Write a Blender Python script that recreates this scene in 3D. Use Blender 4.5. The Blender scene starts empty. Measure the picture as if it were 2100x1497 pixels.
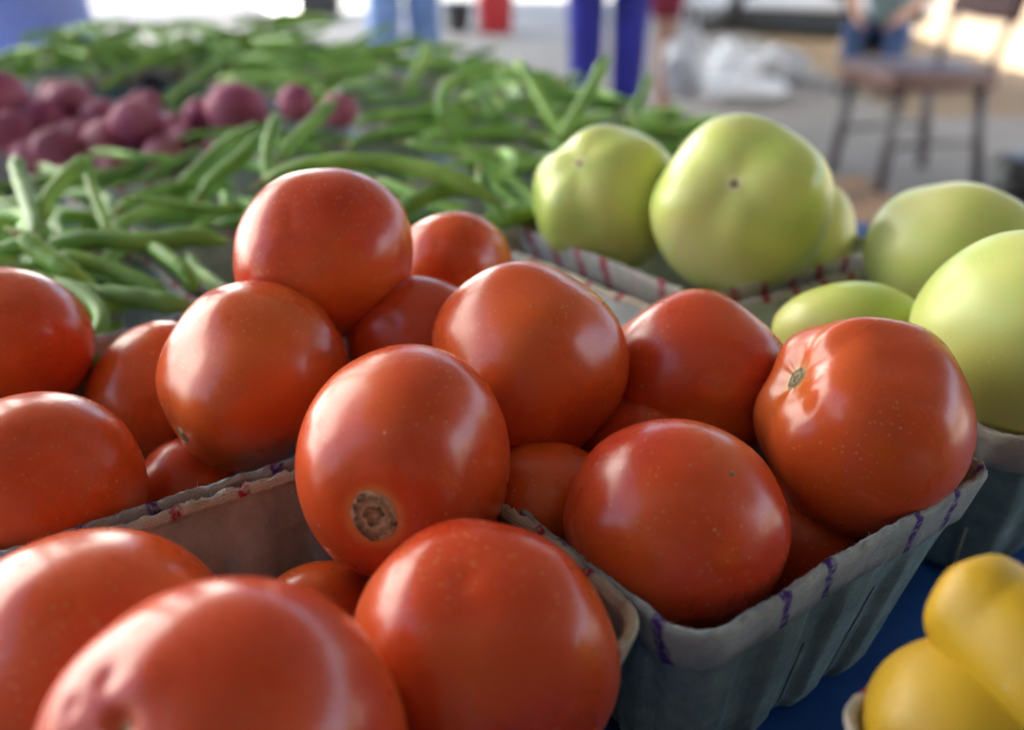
import bpy, bmesh, math, random
import numpy as np
from mathutils import Vector, Matrix, Quaternion

# ------------------------------------------------------------------ camera, light, exposure
scene = bpy.context.scene
COL = scene.collection
CAM_Z, PITCH, LENS = 1.05, math.radians(25.0), 35.0
cam_data = bpy.data.cameras.new("camera")
cam = bpy.data.objects.new("camera", cam_data)
COL.objects.link(cam)
cam.location = (0, 0, CAM_Z)
cam.rotation_euler = (math.radians(90) - PITCH, 0, 0)
cam_data.lens = LENS
cam_data.sensor_width = 36.0
cam_data.clip_start = 0.02
cam_data.clip_end = 500
cam_data.dof.use_dof = True
cam_data.dof.focus_distance = 0.362
cam_data.dof.aperture_fstop = 4.8
scene.camera = cam

SUN_EL, SUN_AZ = math.radians(40), math.radians(140)      # behind the photographer, to the right
SUN = Vector((math.sin(SUN_AZ) * math.cos(SUN_EL), math.cos(SUN_AZ) * math.cos(SUN_EL), math.sin(SUN_EL)))
world = bpy.data.worlds.new("World")
scene.world = world
world.use_nodes = True
wn, wl = world.node_tree.nodes, world.node_tree.links
wn.clear()
wo = wn.new("ShaderNodeOutputWorld")
wb = wn.new("ShaderNodeBackground")
sky = wn.new("ShaderNodeTexSky")
sky.sky_type = 'NISHITA'
sky.sun_disc = False
sky.sun_elevation = SUN_EL
sky.sun_rotation = SUN_AZ
sky.air_density = 1.0
sky.dust_density = 4.0
sky.ozone_density = 1.0
wb.inputs["Strength"].default_value = 0.075
wl.new(sky.outputs[0], wb.inputs[0])
wl.new(wb.outputs[0], wo.inputs[0])
sun_data = bpy.data.lights.new("sun", 'SUN')
sun_data.energy = 5.0
sun_data.angle = math.radians(0.5)
sun_data.color = (1.0, 0.93, 0.82)
sun = bpy.data.objects.new("sun", sun_data)
COL.objects.link(sun)
sun.rotation_euler = (-SUN).to_track_quat('-Z', 'Y').to_euler()
sun.location = SUN * 30
scene.view_settings.view_transform = 'Standard'
scene.view_settings.look = 'None'
scene.view_settings.gamma = 1.0
scene.view_settings.exposure = 3.28
scene.render.engine = 'CYCLES'
scene.cycles.use_denoising = True
scene.cycles.max_bounces = 8
scene.cycles.sample_clamp_indirect = 6.0
try:
    scene.view_settings.use_white_balance = True
    scene.view_settings.white_balance_temperature = 6000
    scene.view_settings.white_balance_tint = 6
except Exception:
    pass

# ------------------------------------------------------------------ frames of reference
FP = 2100 * LENS / 36.0
SP, CP = math.sin(PITCH), math.cos(PITCH)
RIGHT, FWD, UP = Vector((1, 0, 0)), Vector((0, CP, -SP)), Vector((0, SP, CP))
CAM3 = Matrix((RIGHT, UP, -FWD)).transposed()            # columns: camera axes in the world
C0 = Vector((0, 0, CAM_Z))
TABLE_Z = CAM_Z - 0.295                                  # top of the cloth
RIM_Z = CAM_Z - 0.2
A1, A2 = Vector((0.808, 0.589, 0)).normalized(), Vector((-0.589, 0.808, 0)).normalized()   # the table's own axes
TABLE_ROT = math.atan2(A1.y, A1.x)


def at(px, py, depth):
    return C0 + depth * (FWD + RIGHT * ((px - 1050) / FP) + UP * ((748.5 - py) / FP))


def atz(px, py, z):
    d = FWD + RIGHT * ((px - 1050) / FP) + UP * ((748.5 - py) / FP)
    return C0 + d * ((z - CAM_Z) / d.z)


def T(e1, e2, z=0.0):
    return A1 * e1 + A2 * e2 + Vector((0, 0, TABLE_Z + z))


# ------------------------------------------------------------------ materials
MATS = {}


class NT:
    def __init__(self, name):
        self.m = bpy.data.materials.new(name)
        self.m.use_nodes = True
        self.n, self.l = self.m.node_tree.nodes, self.m.node_tree.links
        self.b = self.n["Principled BSDF"]
        MATS[name] = self.m

    def node(self, t, **kw):
        x = self.n.new(t)
        for k, v in kw.items():
            setattr(x, k, v)
        return x

    def link(self, a, b):
        self.l.new(a, b)

    def set(self, **kw):
        for k, v in kw.items():
            self.b.inputs[k.replace('_', ' ')].default_value = v

    def coords(self, kind='Object'):
        return self.node("ShaderNodeTexCoord").outputs[kind]

    def rnd(self):
        return self.node("ShaderNodeObjectInfo").outputs["Random"]

    def shifted(self, kind='Object'):
        """coordinates moved by the object's own random number, so no two copies look alike"""
        mul = self.node("ShaderNodeMath", operation='MULTIPLY')
        mul.inputs[1].default_value = 37.0
        self.link(self.rnd(), mul.inputs[0])
        add = self.node("ShaderNodeVectorMath", operation='ADD')
        self.link(self.coords(kind), add.inputs[0])
        self.link(mul.outputs[0], add.inputs[1])
        return add.outputs[0]

    def noise(self, vec, scale, detail=3, rough=0.5, dist=0.0):
        x = self.node("ShaderNodeTexNoise")
        x.inputs["Scale"].default_value = scale
        x.inputs["Detail"].default_value = detail
        x.inputs["Roughness"].default_value = rough
        x.inputs["Distortion"].default_value = dist
        self.link(vec, x.inputs["Vector"])
        return x.outputs["Fac"]

    def ramp(self, fac, stops, interp='LINEAR'):
        x = self.node("ShaderNodeValToRGB")
        x.color_ramp.interpolation = interp
        els = x.color_ramp.elements
        while len(els) < len(stops):
            els.new(0.5)
        for e, (p, c) in zip(els, stops):
            e.position = p
            e.color = (*c, 1) if len(c) == 3 else c
        self.link(fac, x.inputs[0])
        return x.outputs[0]

    def gray(self, fac, a, b, lo=0.0, hi=1.0):
        x = self.node("ShaderNodeMapRange")
        x.inputs[1].default_value, x.inputs[2].default_value = a, b
        x.inputs[3].default_value, x.inputs[4].default_value = lo, hi
        self.link(fac, x.inputs[0])
        return x.outputs[0]

    def mix(self, fac, a, b, mode='MIX'):
        x = self.node("ShaderNodeMix", data_type='RGBA', blend_type=mode)
        for sock, v in ((x.inputs[0], fac), (x.inputs[6], a), (x.inputs[7], b)):
            if isinstance(v, (int, float)):
                sock.default_value = v
            elif isinstance(v, tuple):
                sock.default_value = (*v, 1) if len(v) == 3 else v
            else:
                self.link(v, sock)
        return x.outputs[2]

    def math(self, op, a, b=None):
        x = self.node("ShaderNodeMath", operation=op)
        for sock, v in ((x.inputs[0], a), (x.inputs[1], b)):
            if v is None:
                continue
            if isinstance(v, (int, float)):
                sock.default_value = v
            else:
                self.link(v, sock)
        return x.outputs[0]

    def bump(self, h, strength, dist, prev=None):
        x = self.node("ShaderNodeBump")
        x.inputs["Strength"].default_value = strength
        x.inputs["Distance"].default_value = dist
        self.link(h, x.inputs["Height"])
        if prev is not None:
            self.link(prev, x.inputs["Normal"])
        return x.outputs[0]

    def attr(self, name):
        return self.node("ShaderNodeAttribute", attribute_name=name).outputs["Fac"]

    def color(self, sock):
        self.link(sock, self.b.inputs["Base Color"])

    def normal(self, sock):
        self.link(sock, self.b.inputs["Normal"])


def simple(name, col, rough=0.6, var=0.25, scale=20.0, metal=0.0, bump=0.0, bscale=60.0):
    t = NT(name)
    v = t.shifted()
    f = t.noise(v, scale, 4, 0.6)
    lo = tuple(c * (1 - var) for c in col)
    hi = tuple(min(1, c * (1 + var)) for c in col)
    t.color(t.ramp(f, [(0.3, lo), (0.7, hi)]))
    t.set(Roughness=rough, Metallic=metal)
    if bump:
        t.normal(t.bump(t.noise(v, bscale, 4), 0.6, bump))
    return t.m


def tomato_material(name, deep, mid, warm, halo, dust=0.8, rough=0.2, sss=0.12, spec=0.38, coat=0.2):
    t = NT(name)
    v = t.shifted()
    big = t.noise(v, 16, 2, 0.5)
    fine = t.noise(v, 900, 2, 0.6)
    blotch = t.noise(v, 55, 4, 0.65)
    col = t.ramp(big, [(0.32, deep), (0.5, mid), (0.70, warm)])
    r = t.rnd()
    col = t.mix(t.gray(r, 0, 1, 0.0, 0.45), col, warm)
    col = t.mix(t.gray(fine, 0.45, 0.75, 0.0, 0.09), col, halo)
    col = t.mix(t.gray(blotch, 0.62, 0.8, 0.0, 0.18), col, halo)
    col = t.mix(t.math('MULTIPLY', t.attr("halo"), 0.65), col, halo)
    # pale flecks and specks of dirt
    vo = t.node("ShaderNodeTexVoronoi")
    vo.inputs["Scale"].default_value = 170
    t.link(v, vo.inputs["Vector"])
    sepc = t.node("ShaderNodeSeparateColor")
    t.link(vo.outputs["Color"], sepc.inputs[0])
    where = t.math('MULTIPLY', t.gray(sepc.outputs[0], 0.62, 0.66), t.gray(t.noise(v, 40, 2), 0.47, 0.60))
    spot = t.math('MULTIPLY', t.gray(vo.outputs["Distance"], 0.10, 0.055), where)
    col = t.mix(t.math('MULTIPLY', spot, dust), col, (0.62, 0.50, 0.38))
    dark = t.math('MULTIPLY', t.gray(vo.outputs["Distance"], 0.09, 0.05), t.gray(sepc.outputs[1], 0.985, 0.99))
    col = t.mix(dark, col, (0.05, 0.02, 0.01))
    # fine pale pores, denser in some places
    vp = t.node("ShaderNodeTexVoronoi")
    vp.inputs["Scale"].default_value = 330
    t.link(v, vp.inputs["Vector"])
    pore = t.math('MULTIPLY', t.gray(vp.outputs["Distance"], 0.24, 0.10), t.gray(t.noise(v, 26, 3), 0.40, 0.62))
    col = t.mix(t.math('MULTIPLY', pore, 0.95 * dust), col, halo)
    # thin scratches
    sc = t.node("ShaderNodeTexNoise")
    sc.inputs["Scale"].default_value = 60
    sc.inputs["Detail"].default_value = 3
    sc.inputs["Distortion"].default_value = 2.0
    t.link(v, sc.inputs["Vector"])
    line = t.math('SUBTRACT', 1.0, t.gray(t.math('ABSOLUTE', t.math('SUBTRACT', sc.outputs[0], 0.5)), 0.0, 0.006))
    line = t.math('MULTIPLY', line, t.gray(t.noise(v, 40, 2), 0.60, 0.70))
    col = t.mix(t.math('MULTIPLY', line, 0.5 * dust), col, (0.6, 0.45, 0.33))
    t.color(col)
    if coat:
        t.set(Coat_Weight=coat, Coat_Roughness=rough - 0.03)
        rough += 0.07
    rg = t.gray(t.noise(v, 30, 3), 0.3, 0.7, rough - 0.05, rough + 0.07)
    rg = t.math('ADD', rg, t.math('MULTIPLY', spot, 0.2))
    t.link(rg, t.b.inputs["Roughness"])
    t.set(Specular_IOR_Level=spec, Subsurface_Weight=sss, Subsurface_Scale=0.01)
    t.b.inputs["Subsurface Radius"].default_value = (1.0, 0.35, 0.15)
    b1 = t.bump(t.noise(v, 120, 3, 0.5), 0.25, 0.0006)
    b2 = t.bump(t.noise(v, 1400, 2, 0.5), 0.35, 0.00006, b1)
    t.normal(b2)
    return t.m


tomato_material("red_tomato_skin", (0.47, 0.026, 0.006), (0.60, 0.060, 0.010), (0.67, 0.120, 0.014), (0.66, 0.29, 0.09))
tomato_material("green_tomato_skin", (0.44, 0.57, 0.085), (0.62, 0.68, 0.16), (0.75, 0.73, 0.29), (0.79, 0.77, 0.44), dust=0.4, rough=0.27, sss=0.4, spec=0.3)
tomato_material("yellow_squash_skin", (0.42, 0.20, 0.004), (0.52, 0.30, 0.007), (0.56, 0.36, 0.014), (0.60, 0.43, 0.08), dust=1.0, rough=0.38, sss=0.15, coat=0.1)
tomato_material("red_potato_skin", (0.17, 0.014, 0.06), (0.31, 0.050, 0.12), (0.42, 0.15, 0.18), (0.50, 0.31, 0.26), dust=1.0, rough=0.58, sss=0.03, spec=0.35, coat=0.0)

t = NT("stem_scar_cork")
v = t.shifted()
rad = t.attr("rad")
n1 = t.noise(v, 420, 4, 0.7)
ring = t.math('SINE', t.math('ADD', t.math('MULTIPLY', rad, 13.0), t.math('MULTIPLY', n1, 16.0)))
col = t.ramp(t.math('ADD', t.math('MULTIPLY', ring, 0.13), n1), [(0.25, (0.085, 0.055, 0.025)), (0.42, (0.36, 0.265, 0.13)), (0.66, (0.60, 0.49, 0.28))])
t.color(col)
t.set(Roughness=0.9)
t.normal(t.bump(t.math('ADD', ring, n1), 0.9, 0.0006))

t = NT("blossom_tip")
v = t.shifted()
t.color(t.ramp(t.noise(v, 900, 3), [(0.3, (0.05, 0.03, 0.015)), (0.55, (0.30, 0.26, 0.12)), (0.8, (0.55, 0.5, 0.3))]))
t.set(Roughness=0.85)


def bean_material(name, k):
    t = NT(name)
    v = t.shifted()
    big = t.noise(v, 25, 3)
    col = t.ramp(big, [(0.3, tuple(c * k for c in (0.085, 0.18, 0.028))), (0.55, tuple(c * k for c in (0.17, 0.30, 0.060))), (0.8, tuple(c * k for c in (0.27, 0.40, 0.11)))])
    tone = t.math('FRACT', t.math('ADD', t.rnd(), t.attr("tone")))
    shade = t.ramp(tone, [(0.0, (0.50, 0.54, 0.45)), (0.35, (0.76, 0.78, 0.66)), (0.7, (0.95, 0.88, 0.66)), (1.0, (1.0, 1.0, 1.0))])
    col = t.mix(1.0, col, shade, 'MULTIPLY')
    col = t.mix(t.math('MULTIPLY', t.attr("tip"), 0.8), col, (0.30, 0.30, 0.07))
    t.color(col)
    t.set(Roughness=0.46, Specular_IOR_Level=0.4, Subsurface_Weight=0.08, Subsurface_Scale=0.005)
    t.normal(t.bump(t.noise(v, 320, 3), 0.3, 0.0005))
    return t.m


bean_material("green_bean_pod", 1.8)
simple("bean_stem", (0.26, 0.27, 0.06), 0.6)


def fibre_material(name, a, b, stripe=None, weave=1.0):
    """pressed paper pulp: mottled colour, imprint of the forming mesh, optional ink stripes along the rim"""
    t = NT(name)
    v = t.shifted()
    uv = t.coords('UV')
    n1 = t.noise(v, 70, 5, 0.65)
    n2 = t.noise(v, 600, 3, 0.6)
    col = t.ramp(n1, [(0.3, a), (0.7, b)])
    col = t.mix(t.gray(n2, 0.55, 0.8, 0, 0.35), col, tuple(min(1, c * 1.5 + 0.03) for c in b))
    stain = t.noise(v, 22, 5, 0.7, 0.4)
    col = t.mix(t.gray(stain, 0.52, 0.72, 0.0, 0.55), col, tuple(c * 0.45 for c in a))
    if stripe:
        sep = t.node("ShaderNodeSeparateXYZ")
        t.link(uv, sep.inputs[0])
        wob = t.math('MULTIPLY', t.math('SUBTRACT', t.noise(v, 180, 2), 0.5), 0.004)
        u = t.math('ADD', t.math('ADD', sep.outputs[0], t.math('MULTIPLY', sep.outputs[1], 0.22)), wob)
        q = t.math('DIVIDE', u, stripe[1])
        fr = t.math('FRACT', q)
        ink = t.gray(t.math('ABSOLUTE', t.math('SUBTRACT', fr, 0.5)), stripe[2], stripe[2] * 0.5)
        wn_ = t.node("ShaderNodeTexWhiteNoise", noise_dimensions='1D')
        t.link(t.math('FLOOR', q), wn_.inputs["W"])
        ink = t.math('MULTIPLY', ink, t.gray(wn_.outputs["Value"], stripe[3], stripe[3] + 0.02))
        ink = t.math('MULTIPLY', ink, t.gray(t.noise(v, 420, 3), 0.36, 0.52, 0.25, 1.0))
        col = t.mix(ink, col, stripe[0])
    t.color(col)
    t.set(Roughness=0.92, Specular_IOR_Level=0.2)
    wv = None
    prev = t.bump(n1, 0.5, 0.0012)
    prev = t.bump(n2, 0.5, 0.0004, prev)
    if weave:
        for d in ('X', 'Y'):
            w = t.node("ShaderNodeTexWave", wave_type='BANDS', bands_direction=d)
            w.inputs["Scale"].default_value = 330
            w.inputs["Distortion"].default_value = 0.6
            t.link(uv, w.inputs["Vector"])
            prev = t.bump(w.outputs["Fac"], 0.55 * weave, 0.00022, prev)
    t.normal(prev)
    return t.m


fibre_material("pulp_teal", (0.15, 0.235, 0.255), (0.26, 0.37, 0.385))
fibre_material("pulp_inside", (0.30, 0.335, 0.345), (0.50, 0.535, 0.53), weave=0.0)
fibre_material("pulp_tan", (0.32, 0.26, 0.19), (0.46, 0.39, 0.30))
fibre_material("band_grey_purple", (0.27, 0.315, 0.325), (0.40, 0.44, 0.44), ((0.075, 0.035, 0.22), 0.024, 0.12, 0.25))
fibre_material("band_tan_red", (0.42, 0.37, 0.29), (0.56, 0.50, 0.40), ((0.30, 0.015, 0.05), 0.026, 0.12, 0.1))
fibre_material("band_grey_red", (0.36, 0.34, 0.31), (0.52, 0.49, 0.44), ((0.30, 0.006, 0.035), 0.0245, 0.17, 0.02))
simple("fibre_fluff", (0.55, 0.60, 0.60), 0.95)

t = NT("blue_cloth")
v = t.coords('Object')
t.color(t.ramp(t.noise(v, 30, 4), [(0.3, (0.008, 0.055, 0.24)), (0.7, (0.014, 0.085, 0.34))]))
t.set(Roughness=0.5)
t.normal(t.bump(t.noise(v, 14, 3), 0.5, 0.01))

t = NT("concrete_paving")
v = t.coords('Object')
base = t.ramp(t.noise(v, 0.6, 6, 0.65), [(0.3, (0.155, 0.145, 0.135)), (0.7, (0.24, 0.222, 0.205))])
base = t.mix(t.gray(t.noise(v, 40, 4, 0.7), 0.4, 0.7, 0, 0.4), base, (0.18, 0.175, 0.17))
base = t.mix(t.gray(t.noise(v, 2.2, 5, 0.7), 0.60, 0.72, 0, 0.5), base, (0.13, 0.125, 0.12))
t.color(base)
t.set(Roughness=0.88)
t.normal(t.bump(t.noise(v, 160, 5), 0.5, 0.002))
t = NT("dry_ground")
v = t.coords('Object')
t.color(t.ramp(t.noise(v, 0.9, 6, 0.7), [(0.3, (0.15, 0.10, 0.055)), (0.7, (0.22, 0.155, 0.088))]))
t.set(Roughness=0.95)
simple("roof_timber", (0.13, 0.10, 0.075), 0.8, 0.3, 3)
simple("roof_sheet", (0.30, 0.30, 0.30), 0.6, 0.2, 2)
simple("denim_light", (0.17, 0.27, 0.52), 0.85, 0.3, 14, bump=0.002)
simple("denim_navy", (0.02, 0.045, 0.13), 0.85, 0.4, 14, bump=0.002)
simple("royal_blue_cloth", (0.012, 0.012, 0.22), 0.8, 0.3, 8, bump=0.003)
simple("lavender_cloth", (0.24, 0.29, 0.62), 0.85, 0.12, 9, bump=0.004)
simple("maroon_cloth", (0.16, 0.012, 0.03), 0.85, 0.3, 9)
simple("dark_cloth", (0.02, 0.022, 0.035), 0.85, 0.3, 9)
simple("grey_teal_cloth", (0.16, 0.22, 0.24), 0.85, 0.3, 9)
simple("white_shirt", (0.62, 0.60, 0.60), 0.85, 0.1, 9)
simple("skin_tone", (0.36, 0.19, 0.135), 0.55, 0.1, 8)
simple("hair_brown", (0.06, 0.035, 0.02), 0.5, 0.3, 40)
simple("shoe_dark", (0.04, 0.035, 0.035), 0.6)
simple("white_van_paint", (0.66, 0.70, 0.80), 0.25, 0.04, 2)
simple("black_rubber", (0.012, 0.012, 0.013), 0.75)
simple("black_plastic", (0.014, 0.014, 0.016), 0.5)
simple("steel_rim", (0.45, 0.45, 0.47), 0.35, 0.1, 5, 0.9)
simple("lamp_glass", (0.6, 0.25, 0.15), 0.15)
t = NT("window_glass"); t.set(Roughness=0.05, Specular_IOR_Level=0.8); t.b.inputs["Base Color"].default_value = (0.02, 0.025, 0.03, 1)
simple("red_plastic", (0.28, 0.008, 0.014), 0.4, 0.15)
simple("grey_plastic", (0.30, 0.30, 0.31), 0.5, 0.15)
t = NT("white_film")
v = t.shifted()
t.color(t.ramp(t.noise(v, 9, 4), [(0.3, (0.40, 0.42, 0.47)), (0.7, (0.56, 0.58, 0.63))]))
t.set(Roughness=0.35)
t.normal(t.bump(t.noise(v, 22, 4, 0.6, 0.6), 0.6, 0.012))
simple("chair_wood", (0.085, 0.032, 0.027), 0.45, 0.3, 7)
simple("chair_back_cloth", (0.05, 0.012, 0.016), 0.7)
simple("chair_metal", (0.07, 0.06, 0.065), 0.45, 0.1, 5, 0.0)
simple("cardboard", (0.27, 0.165, 0.095), 0.9, 0.2, 12)
simple("black_film", (0.012, 0.012, 0.014), 0.35)

# ------------------------------------------------------------------ mesh helpers


def link(o, parent=None):
    COL.objects.link(o)
    if parent is not None:
        o.parent = parent
    return o


def tag(o, label=None, cat=None, group=None, kind=None):
    for k, v_ in (("label", label), ("category", cat), ("group", group), ("kind", kind)):
        if v_:
            o[k] = v_
    return o


def empty(name, loc, rz=0.0, label=None, cat=None, group=None):
    o = bpy.data.objects.new(name, None)
    o.empty_display_size = 0.05
    o.location = loc
    o.rotation_euler = (0, 0, rz)
    link(o)
    return tag(o, label, cat, group)


def mesh_obj(name, verts, faces, mats, parent=None, smooth=True, fmat=None, attrs=None, loc=None, uvs=None):
    me = bpy.data.meshes.new(name)
    me.from_pydata([tuple(v_) for v_ in verts], [], [tuple(f) for f in faces])
    for m in (mats if isinstance(mats, (list, tuple)) else [mats]):
        me.materials.append(MATS[m])
    if smooth:
        me.polygons.foreach_set("use_smooth", [True] * len(me.polygons))
    if fmat is not None:
        me.polygons.foreach_set("material_index", fmat)
    for k, vals in (attrs or {}).items():
        a = me.attributes.new(k, 'FLOAT', 'POINT')
        a.data.foreach_set("value", np.asarray(vals, dtype=np.float32))
    if uvs is not None:
        uvl = me.uv_layers.new(name="UVMap")
        li = np.empty(len(me.loops), dtype=np.int32)
        me.loops.foreach_get("vertex_index", li)
        uvl.data.foreach_set("uv", np.asarray(uvs, dtype=np.float32)[li].ravel())
    me.update()
    o = bpy.data.objects.new(name, me)
    if loc is not None:
        o.location = loc
    return link(o, parent)


def bm_obj(name, bm, mat, parent=None, smooth=False, bevel=0.0, loc=None):
    me = bpy.data.meshes.new(name)
    if bevel:
        bmesh.ops.bevel(bm, geom=list(bm.edges), offset=bevel, segments=2, affect='EDGES', profile=0.7)
    bm.to_mesh(me)
    bm.free()
    me.materials.append(MATS[mat])
    if smooth:
        me.polygons.foreach_set("use_smooth", [True] * len(me.polygons))
    o = bpy.data.objects.new(name, me)
    if loc is not None:
        o.location = loc
    return link(o, parent)


def add_box(bm, c, s, m=None, taper=1.0):
    r = bmesh.ops.create_cube(bm, size=1.0)
    for v_ in r['verts']:
        k = taper if v_.co.z < 0 else 1.0
        v_.co = Vector((v_.co.x * s[0] * k, v_.co.y * s[1] * k, v_.co.z * s[2])) + Vector(c)
        if m is not None:
            v_.co = m @ v_.co
    return r['verts']


def box(name, c, s, mat, parent=None, bevel=0.004, taper=1.0, m=None):
    bm = bmesh.new()
    add_box(bm, c, s, m, taper)
    return bm_obj(name, bm, mat, parent, False, bevel)


def tube_mesh(pts, radii, nseg=10, flat=1.0):
    """verts and faces of a closed tube along pts"""
    pts = [Vector(p) for p in pts]
    n = len(pts)
    tang = [(pts[min(i + 1, n - 1)] - pts[max(i - 1, 0)]).normalized() for i in range(n)]
    ref = Vector((0, 0, 1)) if abs(tang[0].z) < 0.9 else Vector((1, 0, 0))
    side = tang[0].cross(ref).normalized()
    verts, faces = [], []
    for i in range(n):
        side = (side - tang[i] * side.dot(tang[i])).normalized()
        nrm = side.cross(tang[i]).normalized()
        for k in range(nseg):
            a = 2 * math.pi * k / nseg
            verts.append(pts[i] + side * (math.cos(a) * radii[i] * flat) + nrm * (math.sin(a) * radii[i]))
    for i in range(n - 1):
        for k in range(nseg):
            k2 = (k + 1) % nseg
            faces.append((i * nseg + k, i * nseg + k2, (i + 1) * nseg + k2, (i + 1) * nseg + k))
    faces.append(tuple(range(nseg))[::-1])
    faces.append(tuple((n - 1) * nseg + k for k in range(nseg)))
    return verts, faces


def tube(name, pts, radii, mat, parent=None, nseg=10, flat=1.0, loc=None):
    v_, f = tube_mesh(pts, radii if isinstance(radii, (list, tuple)) else [radii] * len(pts), nseg, flat)
    return mesh_obj(name, v_, f, mat, parent, True, loc=loc)


def copy_tree(o, parent=None):
    c = o.copy()
    link(c)
    c.parent = parent
    for ch in list(o.children):
        copy_tree(ch, c)
    return c


# ------------------------------------------------------------------ setting: ground and shelter
gm = bmesh.new()
bmesh.ops.create_grid(gm, x_segments=4, y_segments=4, size=200)
g = bm_obj("ground", gm, "dry_ground", loc=(0, 0, -0.012))
tag(g, "bare tan earth stretching away beyond the paving", None, None, "structure")
pv, pf = [], []
EX, EY = 14.0, 30.0
slabs = empty("pavement", (0, 0, 0))
tag(slabs, "grey concrete paving under and around the market tables", None, None, "structure")
# cast bays with recessed joints; the bays near enough to be told apart
bay = None
for ix in range(-3, 4):
    for iy in range(-2, 6):
        if ix >= 1 and iy >= 2:
            continue                                       # bare earth beyond the paving on the right
        cx, cy = ix * 3.0 + 0.6, iy * 3.0 + 0.9
        if bay is None:
            bay = box("slab", (0, 0, -0.05), (2.985, 2.985, 0.1), "concrete_paving", slabs, 0.006)
            o = bay
        else:
            o = link(bay.copy(), slabs)
        o.location = (cx, cy, 0)

ROOF_Z = 3.1
shift = SUN / SUN.z * ROOF_Z
holes = []  # openings added to the unseen roof so sun flecks land on the ground
for px, py, sz in ((1735, 90, 0.14), (2085, 135, 0.20)):
    p = atz(px, py, 0)
    holes.append((p.x + shift.x, p.y + shift.y, sz))
RX0, RX1, RY0, RY1 = -2.0, 5.9, -4.6, 9.4
ROOF_BREAK = (1.2, 8.1)                                    # outline stepped to place the shade edge; left of this the roof ends earlier
xs = sorted({RX0, RX1} | {h[0] - h[2] / 2 for h in holes} | {h[0] + h[2] / 2 for h in holes})
ys = sorted({RY0, RY1} | {h[1] - h[2] / 2 for h in holes} | {h[1] + h[2] / 2 for h in holes})
xs = sorted(set(xs) | {ROOF_BREAK[0]})
ys = sorted(set(ys) | {ROOF_BREAK[1]})
xs = [x for x in xs if RX0 <= x <= RX1]
ys = [y for y in ys if RY0 <= y <= RY1]
shelter = empty("market_shelter", (RX0, RY0, 0), 0, "open sided timber market shelter over the produce tables", "shelter")
rv, rf = [], []
for x in xs:
    for y in ys:
        rv.append((x - RX0, y - RY0, ROOF_Z))
ny = len(ys)
for i in range(len(xs) - 1):
    for j in range(ny - 1):
        mx, my = (xs[i] + xs[i + 1]) / 2, (ys[j] + ys[j + 1]) / 2
        if any(abs(mx - h[0]) < h[2] / 2 and abs(my - h[1]) < h[2] / 2 for h in holes):
            continue
        if mx < ROOF_BREAK[0] and my > ROOF_BREAK[1]:
            continue
        rf.append((i * ny + j, (i + 1) * ny + j, (i + 1) * ny + j + 1, i * ny + j + 1))
ro = mesh_obj("roof", rv, rf, "roof_sheet", shelter, False)
so = ro.modifiers.new("thickness", 'SOLIDIFY')
so.thickness = 0.05
so.offset = 1
W, L = RX1 - RX0, RY1 - RY0
for k in range(6):
    box("beam", (W / 2, 0.3 + k * (L - 2.0) / 5, ROOF_Z - 0.11), (W, 0.12, 0.2), "roof_timber", shelter, 0.006)
for x in (0.1, W - 0.1):
    for y in (0.5, 7.4):
        box("post", (x, y, (ROOF_Z - 0.215) / 2), (0.16, 0.16, ROOF_Z - 0.215), "roof_timber", shelter, 0.008)
box("post", (W - 0.1, L - 0.5, (ROOF_Z - 0.215) / 2), (0.16, 0.16, ROOF_Z - 0.215), "roof_timber", shelter, 0.008)

for k in range(int(W / 0.4)):                                        # unseen boarded wall, added behind the camera to block fill light
    box("fill_block_board", (0.2 + k * 0.4, 3.55, 1.44), (0.392, 0.03, 2.86), "roof_timber", shelter, 0.004)

# ------------------------------------------------------------------ white building added across the yard to reflect sun onto the fruit
simple("white_render", (0.62, 0.61, 0.59), 0.85, 0.05, 1.5, bump=0.004, bscale=30)
bd = Vector((-0.77, -0.64, 0)).normalized()
bld = empty("sun_reflector_building", (-2.3, 11.2, 0), math.atan2(bd.y, bd.x), "added white rendered building in full sun, reflecting light onto the tomatoes", "building")
BL, BHT = 15.0, 8.6
box("wall", (BL / 2, -2.5, BHT / 2 + 0.25), (BL, 5.0, BHT - 0.5), "white_render", bld, 0.03)
box("plinth", (BL / 2, -2.49, 0.12), (BL + 0.06, 5.06, 0.26), "white_render", bld, 0.01)
box("roof", (BL / 2, -2.5, BHT + 0.11), (BL + 0.5, 5.5, 0.2), "roof_sheet", bld, 0.02)
for k in range(4):
    x = 2.6 + k * 3.4
    w_ = empty("window", (0, 0, 0)); w_.parent = bld
    box("frame", (x, 0.02, 3.6), (1.1, 0.06, 1.3), "white_render", w_, 0.01)
    box("pane", (x, 0.053, 3.6), (0.94, 0.02, 1.14), "window_glass", w_, 0.004)

# ------------------------------------------------------------------ table and cloth
E1A, E1B, E2A, E2B = -0.17, 0.86, -0.55, 1.80
tm = Matrix.Rotation(TABLE_ROT, 4, 'Z')
table = empty("folding_table", (0, 0, 0), TABLE_ROT, "long folding table under the blue cloth", "table")
box("table_top", ((E1A + E1B) / 2, (E2A + E2B) / 2, TABLE_Z - 0.022), (E1B - E1A - 0.01, E2B - E2A - 0.01, 0.035), "grey_plastic", table, 0.006)
for a in (E1A + 0.1, E1B - 0.1):
    for b in (E2A + 0.15, E2B - 0.15):
        tube("leg", [(a, b, 0), (a, b, TABLE_Z - 0.04)], 0.014, "chair_metal", table)
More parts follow.
